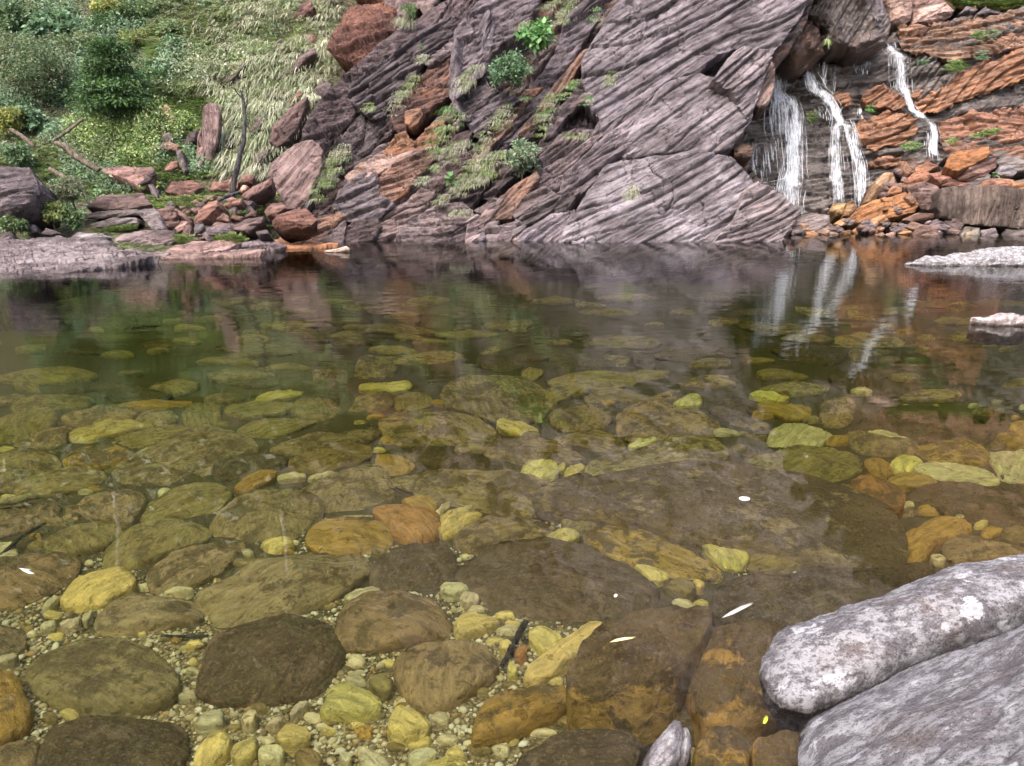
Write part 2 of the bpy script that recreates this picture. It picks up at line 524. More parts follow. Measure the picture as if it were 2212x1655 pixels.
def mat_water():
    m, nt, out = new_mat('clear_pool_water'); b = NB(nt)
    tc = b.n('TexCoord').outputs['Object']
    far = b.n('SeparateXYZ'); b.l(tc, far.inputs[0])
    patch = b.noise(b.vmul(tc, (.25, .4, 1)), 1.0, 3, .5, .3)
    r1 = b.noise(b.vmul(tc, (1.6, 5.2, 1)), 1.0, 2, .5, .35)
    r2 = b.noise(b.vmul(tc, (6.0, 15.0, 1)), 1.0, 2, .5, .2)
    # a light breeze reaches the middle and far water, the near shore lies calm
    breeze = b.math('MULTIPLY', b.ramp(far.outputs[1], 3.8, 11.0, .03, 1.0), b.ramp(patch, .3, .62, .35, 1.0))
    hgt = b.math('MULTIPLY', b.math('ADD', b.math('MULTIPLY', r1, 1.0), b.math('MULTIPLY', r2, .22)), breeze)
    nm = b.bump(hgt, 1.0, .0052)
    fr = b.n('Fresnel'); fr.inputs['IOR'].default_value = 1.65; b.l(nm, fr.inputs['Normal'])
    gl = b.n('BsdfGlossy'); gl.inputs['Roughness'].default_value = .0; b.l(nm, gl.inputs['Normal'])
    tr = b.n('BsdfTransparent')
    mx = b.n('MixShader'); b.l(fr.outputs[0], mx.inputs[0]); b.l(tr.outputs[0], mx.inputs[1]); b.l(gl.outputs[0], mx.inputs[2])
    b.l(mx.outputs[0], out.inputs['Surface'])
    va = b.n('VolumeAbsorption'); va.inputs['Color'].default_value = (.62, .72, .28, 1); va.inputs['Density'].default_value = .48
    b.l(va.outputs[0], out.inputs['Volume'])
    return m

def mat_foam():
    """falling water: strands of white with gaps"""
    m, nt, out = new_mat('falling_water'); b = NB(nt)
    st = b.attr('st').outputs['Vector']
    n1 = b.noise(b.vmul(st, (9.5, .75, 1)), 1.0, 6, .82, .9)
    n2 = b.noise(b.vmul(st, (17.0, 3.2, 1)), 1.0, 5, .75, .5)
    dens = b.attr('dens').outputs['Fac']
    f = b.math('ADD', b.math('MULTIPLY', n1, .6), b.math('MULTIPLY', n2, .4))
    a = b.ramp(b.math('ADD', f, b.math('MULTIPLY', b.math('SUBTRACT', dens, .5), .55)), .48, .70, 0, .7)
    pr = b.bsdf((.86, .89, .95), .35, None, .5)
    tl = b.n('BsdfTranslucent'); tl.inputs[0].default_value = (.86, .9, .97, 1)
    wm = b.n('MixShader'); wm.inputs[0].default_value = .35; b.l(pr.outputs[0], wm.inputs[1]); b.l(tl.outputs[0], wm.inputs[2])
    tr = b.n('BsdfTransparent')
    mx = b.n('MixShader'); b.l(a, mx.inputs[0]); b.l(tr.outputs[0], mx.inputs[1]); b.l(wm.outputs[0], mx.inputs[2])
    b.l(mx.outputs[0], out.inputs[0])
    return m

M_STRATA = mat_strata()
M_WET = mat_strata('wet_layered_rock', 1.0, 1.0)
M_LICHEN = mat_lichen()
M_BED = mat_bed_stone()
M_SOIL = mat_soil()
M_GRAVELBED = mat_bed()
M_WATER = mat_water()
M_FOAM = mat_foam()
M_LEAF = mat_vcol('leaf', .5, .3, .35)
M_GRASS = mat_vcol('grass_blade', .7, .3, .15)
M_PEBBLE = mat_vcol('pebble', .85, 0, .1)
M_BARK = mat_bark('bark', (.06, .045, .035), (.16, .13, .10))
M_CHAR = mat_bark('charred_wood', (.012, .012, .014), (.07, .065, .065), 20.0)
M_PALEWOOD = mat_bark('sunken_wood', (.22, .18, .08), (.48, .42, .2), 18.0)
M_WHITEBARK = mat_bark('pale_bark', (.35, .33, .3), (.7, .68, .63), 9.0)
# ------------------------------------------------------------------ the setting
def smooth(t):
    t = np.clip(t, 0, 1); return t * t * (3 - 2 * t)

def hill_z(x, y):
    """terrain: grassy slope on the left, rock spur in the middle, the falls' gully on the right"""
    x = np.asarray(x, float); y = np.asarray(y, float)
    zl = np.where(y < 16, .3 + .25 * (y - 16), .3 + .25 * (y - 16))
    zl = np.where(y > 19.5, 1.175 + .72 * (y - 19.5), zl)
    zl = np.where(y > 28, 7.295 + 1.25 * (y - 28) + .9 * np.clip(y - 32, 0, 99), zl)
    zc = 1.63 * (y - 21.3)
    zc = np.where(y > 26.3, 8.15 + 1.25 * (y - 26.3) + .7 * np.clip(y - 31, 0, 99), zc)
    zr = np.maximum(-1.1 + .18 * (y - 20), np.minimum(3.0 * (y - 26.6), 4.6 + .55 * (y - 28)))
    zr = np.where(y > 34, np.maximum(zr, 7.9 + 2.0 * (y - 34)), zr)
    xb = -5.2 + np.clip(y - 18.5, 0, 12) * .75
    wl = 1 - smooth((x - xb + .9) / 1.4)
    wr = smooth((x - 5.2) / 1.1)
    z = zl * wl + (zc * (1 - wr) + zr * wr) * (1 - wl)
    z = z + .16 * fb2(x * .6, y * .6, 3, 4) * smooth((y - 14) / 6) + 1.2 * fb2(x * .12, y * .12, 4, 3) * smooth((y - 27) / 10)
    z = z - .12 * wl * smooth((y - 14) / 2) * smooth((21 - y) / 2)
    z = np.where(y < 12.5, np.minimum(z, -2.6), z)
    bank = .12 * (.4 - y) - .25
    z = np.where(y < .4, np.maximum(bank, -2.6), z)
    return np.minimum(z, 52)

_hx = np.arange(-34, 34, .2); _hy = np.arange(12, 62, .1)
_HG = hill_z(*np.meshgrid(_hx, _hy))
def hill_quick(x, y):
    fx = np.clip((x + 34) / .2, 0, len(_hx) - 1.01); fy = np.clip((y - 12) / .1, 0, len(_hy) - 1.01)
    i = fx.astype(int); j = fy.astype(int); u = fx - i; w = fy - j
    return (_HG[j, i] * (1 - u) + _HG[j, i + 1] * u) * (1 - w) + (_HG[j + 1, i] * (1 - u) + _HG[j + 1, i + 1] * u) * w

def hill_hit(px, py, lift=0.0):
    """where the line of sight meets the terrain"""
    px = np.atleast_1d(np.asarray(px, float)); py = np.atleast_1d(np.asarray(py, float))
    d = ray(px, py); d = d / d[:, 1:2]
    Y = np.full(px.shape, 13.0); act = np.arange(len(px))
    for k in range(480):
        p = CAMP + d[act] * Y[act][:, None]
        go = p[:, 2] > hill_quick(p[:, 0], p[:, 1]) + lift
        act = act[go]
        if len(act) == 0: break
        Y[act] += .1
    return CAMP + d * Y[:, None]

def grid_mesh(name, xs, ys, zf):
    gx, gy = np.meshgrid(xs, ys)
    gz = zf(gx, gy)
    v = np.stack([gx.ravel(), gy.ravel(), gz.ravel()], -1)
    ny, nx = gx.shape
    idx = np.arange(nx * ny).reshape(ny, nx)
    q = np.stack([idx[:-1, :-1], idx[:-1, 1:], idx[1:, 1:], idx[1:, :-1]], -1).reshape(-1, 4)
    return make_mesh(name, v, [q])

ysamp = np.concatenate([np.arange(-60, 12, 4.0), np.arange(12, 30, .22), np.arange(30, 62, 1.0), np.arange(62, 140, 8.0)])
xsamp = np.concatenate([np.arange(-120, -22, 7.0), np.arange(-22, 20, .25), np.arange(20, 120, 7.0)])
hill = link('hillside', grid_mesh('hillside', xsamp, ysamp, hill_z), M_SOIL)
tag(hill, kind='structure')

def bed_z(x, y):
    x = np.asarray(x, float); y = np.asarray(y, float)
    return (-.50 - .30 * smooth((y - 2.4) / 5.5) - .12 * smooth((y - 8) / 6) + .05 * fb2(x * .7, y * .7, 9, 3)
            + .012 * fb2(x * 6, y * 6, 10, 3))
bed = link('pool_bed', grid_mesh('pool_bed', np.arange(-22, 22, .16), np.concatenate([np.arange(.2, 7, .08), np.arange(7, 27, .3)]), bed_z), M_GRAVELBED)
tag(bed, kind='structure')

def water_box():
    x0, x1, y0, y1, zb = -21.5, 21.5, .3, 26.5, -2.4
    v = np.array([[x0, y0, 0], [x1, y0, 0], [x1, y1, 0], [x0, y1, 0], [x0, y0, zb], [x1, y0, zb], [x1, y1, zb], [x0, y1, zb]], float)
    f = np.array([[0, 1, 2, 3], [7, 6, 5, 4], [0, 4, 5, 1], [1, 5, 6, 2], [2, 6, 7, 3], [3, 7, 4, 0]])
    return make_mesh('pool_water', v, [f], smooth=False)
tag(link('pool_water', water_box(), M_WATER), kind='structure')

CLIFF = (np.array([0, 19.7, 0.]), np.array([0, -.852, .523]))
WALL = (np.array([0, 24.0, 0.]), np.array([0, -.933, .359]))
PURPLE = (.105, .083, .088)
DARK = (.072, .056, .058)
GREY = (.165, .145, .152)
RUSTY = (.15, .085, .062)
TAN = (.26, .185, .13)
ORANGE = (.30, .15, .065)

cliff = relief('cliff', P('D', '600,540 640,420 700,300 820,150 1000,-40 1100,-160 1800,-160 1740,60 1640,200 1600,330 1700,470 1730,540'),
               CLIFF, M_STRATA, thick=1.2, angle=32, f0=1.25, amp=.42, bulge=.2, radius=.3, step=2.8, seed=3, lump=.12, lumpscale=.9,
               color=(.10, .08, .076), props={'rust': .45, 'moss': .2, 'lich': .15}, off=.1)
tag(cliff, kind='structure')

def grey(c, k=.30):
    m = sum(c) / 3; return tuple((x * (1 - k) + m * k) * w for x, w in zip(c, (1.0, .97, 1.03)))

def slab(reg, s, off, colr, angle=40, rust=.3, lich=.15, moss=.1, seed=0, f0=2.0, amp=.13, bulge=.3, radius=.35, thick=.9, plane=CLIFF,
         parent=cliff, mat=None, lump=.08, facets=0, step=2.0, tilt=None, name='rock_slab', fslope=.6, edge=3.0, label=None):
    poly = P(reg, s)
    poly[:, 1] = np.where(poly[:, 1] > 506, poly[:, 1] + 34, poly[:, 1])      # feet run on under the water
    if name == 'rock_slab' and max(np.ptp(poly, axis=0)) < 230:      # overlap like shingles along the dip
        c_ = poly.mean(0); a_ = math.radians(34); e_ = np.array([math.cos(a_), -math.sin(a_)]); f_ = np.array([math.sin(a_), math.cos(a_)])
        q_ = poly - c_
        poly = c_ + (q_ @ e_)[:, None] * 1.3 * e_ + (q_ @ f_)[:, None] * 1.1 * f_
    if name in ('rock_slab', 'ledge', 'fin'): bulge, radius, lump, amp = bulge * .22, radius * .2, lump * .6, amp * 1.3
    if name in ('rock_slab', 'fin'): off = .12 + off * .72
    angle = angle - 8 if name == 'rock_slab' else angle
    if tilt is not None and name == 'rock_slab': tilt = (tilt[0] * .6, 31 + (tilt[1] - 31) * .5)
    if tilt is not None:                    # turn this slab's face about the vertical and lean it
        az, lean = tilt
        c = poly.mean(0)
        dd = ray(*c); p0, n0 = plane
        n0 = np.asarray(n0, float)
        pc = CAMP + dd * (((p0 + n0 * off - CAMP) @ n0) / (dd @ n0))
        a, l = math.radians(az), math.radians(lean)
        n = np.array([math.sin(a) * math.cos(l), -math.cos(a) * math.cos(l), math.sin(l)])
        plane = (pc, n); off = 0
    o = relief(name, poly, plane, mat or M_STRATA, thick=thick, angle=angle, f0=f0, amp=amp, bulge=bulge, radius=radius, step=step,
               seed=seed, lump=lump, lumpscale=1.4, facets=facets or (2 if name == 'rock_slab' else 0), fslope=fslope if facets else .16, parent=parent, color=grey(colr) if rust < .5 else colr,
               props={'rust': rust, 'lich': lich, 'moss': moss}, off=off, edge=edge)
    if label: o['label'] = label
    return o

# the spur's slabs, left to right, top to bottom (outlines from the enlarged photograph)
slab('2', '30,930 50,800 130,660 230,540 330,455 460,340 600,215 760,105 960,-10 1100,-90 1240,-90 1160,0 1010,200 820,215 700,310 520,440 400,490 420,570 380,720 300,800 230,900 190,965 130,975 80,960', .55, (.085, .06, .062), 38, .35, .2, .05, 11, 1.8, .16, .4, .5, label='dark purple ridge slab running up to the right')
slab('2', '400,485 460,450 620,350 740,240 990,130 1000,230 850,330 780,400 740,480 650,600 585,695 540,695 440,610 410,560', .85, (.068, .054, .058), 40, .12, .35, .05, 12, 1.8, .14, .3, .3, tilt=(12, 26))
slab('2', '205,300 230,225 300,115 380,45 560,0 640,50 635,190 570,300 430,385 340,372 240,340', .25, (.12, .062, .05), 20, .55, .05, .0, 13, 3, .14, .5, .6, lump=.22, tilt=(-8, 34), name='boulder', label='rust red knobbly boulder at the head of the grass')
slab('2', '380,0 420,-60 620,-60 650,20 560,10', .0, (.1, .06, .055), 30, .6, .05, .1, 131, 3, .08, .3, .3, lump=.1, name='boulder')
slab('2', '650,640 760,510 850,400 990,345 975,560 960,600 870,660 780,770 700,795 640,710', .6, (.11, .07, .06), 35, .55, .1, .05, 14, 2.6, .15, .3, .3, lump=.16)
slab('2', '820,260 900,225 1010,215 990,345 850,385 790,330', .62, (.11, .085, .085), 30, .35, .2, .1, 15, 2.5, .1, .25, .25)
slab('2', '690,760 700,690 780,665 800,700 770,760 730,790', .95, (.2, .12, .08), 10, .6, .1, 0, 16, 4, .06, .15, .15, thick=.4, name='boulder')
slab('2', '965,560 985,300 1005,180 1100,55 1200,-40 1560,-60 1500,90 1410,240 1290,310 1190,470 1230,540 1360,590 1440,590 1300,730 1150,860 1060,770 1000,660', .95, (.115, .096, .104), 47, .12, .25, .08, 17, 1.5, .15, .5, .5, lump=.12, tilt=(8, 28), label='tall grey slab with a raised fin on its left edge')
slab('2', '1195,70 1215,60 1255,160 1240,280 1190,440 1130,530 1010,640 1000,590 1120,470 1180,330', 1.25, (.12, .103, .112), 60, .1, .3, .05, 18, 2, .06, .15, .12, thick=.4, tilt=(35, 20), name='fin')
slab('2', '970,590 975,330 1000,200 1012,230 1008,420 1015,640 1060,750 1040,740 990,660', 1.3, (.1, .085, .09), 80, .1, .2, .05, 181, 3, .05, .12, .1, thick=.4, tilt=(-30, 20), name='fin')
slab('2', '1450,560 1560,420 1620,330 1660,170 1760,-60 2000,-60 1870,160 1700,430 1560,640 1480,790 1430,850 1300,960 1200,1010 1160,990 1280,800 1400,640', .45, (.11, .092, .098), 50, .28, .2, .15, 19, 1.7, .15, .35, .4)
slab('2', '1550,870 1600,720 1700,610 1850,400 1990,180 2130,-60 2330,-60 2118,210 1960,420 1850,600 1760,650 1690,720 1640,790 1600,850', .85, (.125, .1, .1), 49, .45, .15, .05, 20, 1.8, .12, .3, .3, label='long slab with a rust orange top edge')
slab('2', '1640,800 1700,720 1800,640 1890,650 1960,790 1900,880 1800,840 1700,830', .2, (.06, .046, .046), 20, .25, .05, .15, 21, 2.5, .12, .3, .3, lump=.2)
slab('3', '-175,330 -60,130 60,-60 500,-90 1110,-90 1060,10 985,125 880,270 825,330 780,300 650,262 560,300 470,390 330,425 250,480 160,580 60,670 -30,760 -95,800 -105,700 -70,640 -150,560', 1.05, (.122, .107, .113), 41, .16, .28, .04, 22, 1.2, .10, .5, .5, thick=1.8, tilt=(6, 24), label='huge grey slab leaning over the waterfalls')
slab('3', '250,470 330,420 470,388 560,415 640,300 700,272 800,305 822,360 810,430 770,545 745,640 690,725 640,800 500,835 380,815 250,835 50,855 50,790 100,680 170,590', 1.5, (.135, .119, .123), 40, .12, .32, .14, 23, 1.3, .09, .6, .5, thick=1.8, tilt=(3, 26), label='rounded grey slab below the leaning one')
slab('3', '560,420 650,300 690,270 800,300 822,350 800,430 770,540 740,620 700,560 650,470', 1.62, (.16, .136, .136), 44, .2, .2, .05, 24, 2.3, .12, .35, .3, tilt=(28, 22))
slab('3', '-330,1300 -250,1195 -150,1050 -60,905 40,862 250,838 380,818 450,802 640,852 700,905 745,965 765,1010 700,1060 690,1150 600,1250 500,1305 0,1320', 1.75, (.15, .135, .14), 37, .1, .34, .05, 25, 1.4, .09, .6, .6, thick=2.0, tilt=(4, 30), label='broad pale grey striped slab standing in the water')
slab('3', '500,1310 600,1250 690,1150 700,1050 765,1005 870,1062 945,1140 965,1165 925,1235 860,1280 700,1300', 1.85, (.15, .125, .118), 30, .36, .2, .05, 26, 2.4, .11, .35, .35, thick=1.4, tilt=(20, 28), label='rust brown layered toe of the pale slab')
slab('3', '640,770 700,760 755,790 750,840 700,850 660,830', .9, (.12, .08, .06), 10, .6, .1, .2, 27, 3, .08, .2, .2, thick=.5, name='boulder')
slab('3', '790,420 830,330 862,400 862,480 830,560 795,575 770,545', .7, (.2, .14, .11), 60, .45, .2, .05, 28, 3, .08, .2, .2, thick=.6)
slab('2', '1500,1095 1560,960 1640,860 1720,832 1850,850 1870,880 1760,985 1720,1050 1690,1180 1620,1235 1560,1175 1510,1125', 1.05, (.13, .1, .096), 42, .35, .2, .08, 29, 2.2, .14, .35, .3, tilt=(-6, 24))
slab('2', '1700,1185 1730,1060 1850,930 2000,800 2140,690 2160,900 2090,990 1990,1010 1900,1105 1800,1195 1720,1245', 1.25, (.145, .122, .126), 43, .15, .2, .08, 30, 2.2, .14, .35, .3)
slab('2', '1850,930 1990,760 2118,640 2190,620 2140,740 2050,830 1960,900 1900,980', 1.0, (.135, .115, .12), 42, .1, .2, .1, 301, 2.2, .12, .3, .25)
def strip(x0, y0, x1, y1, w, off, c, rr, seed, ang=36):
    """one long thin layer of the spur, from low left to high right"""
    rs = np.random.default_rng(seed); dx, dy = x1 - x0, y1 - y0; L = math.hypot(dx, dy); nx_, ny_ = -dy / L, dx / L
    up = [(x0 + dx * t + nx_ * -w * .5 * rs.uniform(.5, 1.1), y0 + dy * t + ny_ * -w * .5 * rs.uniform(.5, 1.1)) for t in (0, .22, .45, .7, .9)]
    dn = [(x0 + dx * t + nx_ * w * .5 * rs.uniform(.6, 1.2), y0 + dy * t + ny_ * w * .5 * rs.uniform(.6, 1.2)) for t in (1., .8, .55, .3, .05)]
    slab('2', ' '.join('%.0f,%.0f' % p for p in up + dn), off, c, ang, rr, .15, .1, seed, 2.8, .12, .3, .25, thick=.6)
for k, t in enumerate([(560, 1500, 1230, 960, 80, .75), (440, 1440, 900, 1010, 80, .85), (880, 1300, 1380, 740, 60, .5), (1120, 1020, 1450, 570, 70, .55), (600, 800, 990, 400, 70, .5),
                       (690, 980, 1010, 650, 60, .62), (1240, 1200, 1570, 870, 60, .8), (1470, 800, 1800, 320, 60, .7), (1400, 930, 1650, 560, 50, .55), (240, 1240, 560, 900, 70, .6), (300, 1000, 560, 640, 60, .45),
                       (760, 1280, 1150, 980, 50, .8), (180, 1330, 420, 1080, 50, .8), (1020, 760, 1240, 560, 40, .95)]):
    x0, y0, x1, y1, w, of = t
    strip(x0, y0, x1, y1, w, of, [(.12, .09, .082), (.155, .12, .11), (.09, .07, .066), (.17, .115, .09)][k % 4], [.3, .2, .35, .5][k % 4], 160 + k)
for k, (s, c, rr) in enumerate([
        ('1140,1295 1230,1232 1290,1240 1265,1290 1170,1315', (.1, .075, .07), .3),
        ('1275,1335 1300,1210 1390,1140 1480,1088 1505,1130 1420,1235 1372,1335', (.15, .1, .08), .55),
        ('1378,1305 1450,1210 1530,1168 1595,1200 1480,1292 1400,1335', (.12, .09, .08), .4),
        ('1410,1355 1470,1280 1580,1208 1625,1240 1595,1312 1500,1375 1430,1395', (.135, .115, .11), .25),
        ('1365,1450 1378,1350 1420,1390 1445,1402 1400,1450', (.13, .11, .11), .2),
        ('1490,1400 1570,1348 1700,1328 1695,1400 1615,1485 1500,1500 1385,1490 1430,1420', (.15, .13, .138), .1),
        ('1155,1400 1178,1310 1250,1286 1262,1340 1190,1425', (.16, .11, .09), .4),
        ('1078,1455 1088,1370 1130,1336 1162,1360 1174,1445', (.22, .165, .15), .2),
        ('1178,1445 1220,1370 1282,1338 1272,1400 1362,1378 1374,1435 1280,1475', (.165, .13, .125), .25),
        ('935,1500 980,1440 1060,1408 1085,1450 1045,1508', (.15, .115, .115), .25),
        ('1035,1508 1090,1448 1172,1438 1195,1500', (.155, .135, .15), .1),
        ('1225,1500 1280,1458 1372,1436 1388,1490 1300,1502', (.27, .19, .125), .3),
        ('1600,1310 1660,1220 1720,1190 1760,1200 1690,1300 1640,1320', (.11, .095, .09), .2)]):
    slab('2', s, 1.55, c, 36, rr, .15, .08, 60 + k, 3.2, .09, .3, .28, thick=.7, lump=.1, tilt=(-10 + 7 * (k % 4), 22 + 5 * (k % 3)), edge=2)
slab('2', '590,915 650,840 700,818 745,870 820,800 905,755 890,870 800,925 720,945 605,975', .95, (.28, .16, .1), 33, .65, .15, .02, 31, 3.0, .11, .25, .25, thick=.6, label='orange brown slab in the middle of the spur')
slab('2', '375,1065 430,1010 590,928 610,970 720,945 830,925 840,950 640,1005 560,1060 490,1110 400,1120', 1.05, (.24, .165, .12), 33, .45, .2, .02, 32, 3.0, .1, .25, .22, thick=.6)
slab('2', '500,1190 530,1110 640,1005 830,935 845,960 800,1065 700,1185 600,1255 550,1255 512,1215', 1.15, (.15, .095, .075), 36, .5, .12, .05, 33, 2.6, .12, .3, .25, thick=.7)
slab('2', '275,1265 310,1180 400,1100 490,1092 512,1205 600,1275 500,1375 400,1385 300,1315', 1.3, (.125, .105, .106), 40, .25, .2, .15, 34, 2.4, .14, .35, .3, thick=.8)
slab('2', '455,1480 560,1350 700,1250 800,1150 950,1015 1055,995 1005,1090 855,1215 825,1295 700,1405 605,1510 490,1510', 1.2, (.13, .092, .08), 36, .4, .15, .05, 35, 2.4, .13, .35, .3)
slab('2', '585,1510 700,1405 830,1300 1000,1285 1085,1370 960,1445 900,1505', 1.5, (.14, .108, .1), 28, .32, .15, .05, 36, 3.2, .12, .3, .3)
slab('2', '900,1290 940,1250 1060,1150 1160,1060 1200,1100 1150,1200 1100,1290 1050,1310 960,1300', .85, (.09, .066, .06), 40, .35, .1, .2, 37, 2.5, .13, .3, .25)
slab('2', '760,1090 860,960 990,860 1060,840 1040,960 950,1020 830,1160 770,1170', .7, (.11, .08, .075), 38, .35, .15, .1, 38, 2.5, .12, .3, .25)
slab('2', '280,870 380,740 480,690 600,720 640,780 560,860 450,940 350,1040 260,1090 240,980', .5, (.095, .078, .076), 36, .2, .2, .25, 39, 2.3, .16, .35, .3, lump=.18)
slab('2', '130,1340 160,1220 250,1120 300,1160 280,1270 300,1330 240,1370', 1.0, (.1, .068, .055), 45, .45, .1, .15, 40, 2.8, .12, .3, .25)
slab('2', '290,1500 330,1400 400,1370 500,1380 520,1420 450,1480 500,1508 400,1515', 1.6, (.085, .062, .055), 25, .4, .1, .15, 41, 3.5, .12, .3, .25, lump=.14)
slab('2', '100,1450 160,1370 260,1330 300,1360 220,1440 180,1480', 1.65, (.16, .1, .075), 35, .5, .1, .05, 42, 3.5, .1, .25, .2, thick=.6)
slab('2', '100,1480 200,1440 290,1400 300,1470 260,1510 130,1510', 1.7, (.1, .075, .07), 30, .35, .1, .1, 43, 3.5, .09, .25, .2, thick=.6)
slab('1', '1700,1080 1705,1010 1780,945 1870,895 1905,900 1965,960 1955,1080 1915,1200 1870,1275 1810,1265 1745,1150', 1.4, (.15, .098, .082), 62, .3, .15, .05, 44, 1.6, .05, .15, .15, thick=.5, lump=.05, tilt=(-22, 18), label='big smooth red brown slab leaning against the spur')
slab('2', '20,1240 50,1100 80,960 150,975 135,1090 70,1285 40,1290', 1.15, (.072, .055, .058), 68, .1, .1, .05, 45, 2.5, .1, .2, .15, thick=.6, tilt=(30, 15))
slab('1', '1860,1290 1900,1210 1960,1080 1990,1100 1950,1230 1900,1310', 1.3, (.09, .075, .07), 65, .2, .1, .15, 46, 3, .1, .2, .15, thick=.5)

# ------------------------------------------------------------------ the wall of the falls
wall = relief('rock_wall', P('D', '1540,560 1540,60 1700,60 1900,100 1925,70 1960,58 2080,38 2240,8 2420,-40 2600,-80 2600,560'), WALL, M_WET, thick=1.5, angle=6,
              f0=2.0, amp=.22, bulge=.2, radius=.3, step=2.6, seed=71, lump=.14, lumpscale=.8, color=(.085, .072, .066),
              props={'rust': .28, 'lich': .02, 'moss': .22}, edge=4)
tag(wall, kind='structure')
for k, (s, c, ru, of, an) in enumerate([
        ('1620,560 1800,430 2000,330 2260,230 2260,420 2050,480 1850,560 1760,620 1660,620', ORANGE, .85, .28, 20),
        ('1540,150 1750,120 2000,90 2260,40 2260,240 2000,300 1800,330 1640,290 1580,270', (.2, .12, .075), .6, .15, 7),
        ('1760,660 1900,620 2260,560 2260,860 2060,850 1900,820 1770,850', (.25, .13, .085), .65, .2, 10),
        ('1190,560 1200,510 1260,500 1290,550 1260,570', ORANGE, .8, .3, 15),
        ('1340,520 1390,460 1460,450 1530,490 1590,550 1560,590 1440,590 1350,570', ORANGE, .8, .42, 12),
        ('1310,700 1340,640 1420,620 1560,600 1640,640 1660,720 1560,780 1400,800 1330,770', (.28, .15, .07), .7, .42, 10),
        ('1370,880 1420,840 1560,830 1650,860 1560,900 1430,900', (.22, .12, .07), .55, .4, 8),
        ('1600,500 1640,460 1690,480 1650,530 1610,530', ORANGE, .75, .3, 14)]):
    slab('3', s, of * .7, c, an, ru, .02, .12, 80 + k, 2.6, .13, .2, .2, plane=WALL, parent=wall, mat=M_WET, lump=.05, name='ledge', thick=.5, edge=9)
for k, (s, c, of, ru) in enumerate([
        ('1010,110 1070,-20 1100,-80 1400,-80 1440,0 1482,90 1482,200 1462,255 1350,275 1160,305 1120,260 1130,190 1080,130', (.07, .054, .042), 1.25, .35),
        ('880,300 930,200 1010,110 1070,115 1120,180 1145,290 1060,345 985,385 940,372 900,340', (.1, .055, .035), 1.45, .5),
        ('1280,250 1300,200 1380,150 1460,170 1465,240 1360,275 1300,285', (.085, .06, .05), 1.5, .3),
        ('1380,100 1400,-20 1440,-40 1470,60 1482,110 1460,170 1400,160', (.1, .08, .085), 1.5, .1)]):
    o = slab('3', s, of, c, 60 - 20 * k, ru, .05, .2, 95 + k, 1.8, .1, .5, .5, plane=WALL, parent=None, mat=M_WET, lump=.25, name='boulder', thick=1.4)
    tag(o, ['large dark wet boulder jammed above the left waterfalls', 'rounded brown boulder overhanging the head of the left waterfall',
            'wedge of dark rock under the jammed boulder beside the ferns', 'narrow grey rock to the right of the jammed boulder'][k], 'boulder')
for k, (s, c, lab) in enumerate([
        ('1435,10 1430,-60 1600,-60 1615,20 1600,105 1560,142 1480,142 1462,60', (.33, .22, .15), 'pale orange boulder above the right waterfall, left one of two'),
        ('1612,20 1640,-50 1700,-60 1800,20 1835,55 1820,92 1680,132 1615,140', (.31, .2, .15), 'pale orange boulder above the right waterfall, right one of two'),
        ('1850,82 1900,30 1965,50 1930,85', (.1, .085, .085), 'small dark grey rock on the skyline right of the orange boulders'),
        ('1960,80 2010,40 2092,60 2080,84', (.12, .105, .11), 'flat dark grey rock on the skyline nearest the top right corner')]):
    o = slab('3', s, .1, c, 15, .3, .1, .05, 110 + k, 2.5, .06, .4, .4, plane=WALL, parent=None, lump=.12, name='boulder', thick=1.0)
    tag(o, lab, 'boulder')

# the spur and the falls' gully go on above the picture; the near water mirrors them
for k, (s, pl, an, c, of) in enumerate([
        ('980,-20 1180,-420 1420,-900 1900,-1500 2700,-1500 2300,-800 1980,-330 1770,-30 1500,-60 1300,-40', CLIFF, 34, (.20, .175, .178), .5),
        ('760,60 900,-120 1120,-460 1300,-800 1420,-900 1180,-420 1000,-30 900,40', CLIFF, 34, (.15, .115, .11), .2),
        ('500,-200 600,-480 800,-1000 1250,-1500 1900,-1500 1420,-880 1180,-560 930,-200 800,-110', (CLIFF[0] + np.array([0, 2.2, 0]), CLIFF[1]), 38, (.17, .15, .12), 0),
        ('1780,60 1850,-330 2100,-800 2400,-1300 3300,-1300 3300,60 2300,-40 2050,40', (WALL[0] + np.array([0, 2.5, 0]), WALL[1]), 14, (.34, .24, .18), 0)]):
    relief('upper_slab', P('D', s), pl, M_STRATA, thick=1.5, angle=an, f0=1.0, amp=.4, bulge=.2, radius=.3, step=11.0, seed=140 + k, lump=.25, lumpscale=.6,
           parent=cliff if k < 3 else wall, color=c, props={'rust': .35 if k != 3 else .7, 'lich': .2, 'moss': .2}, off=of, edge=70)
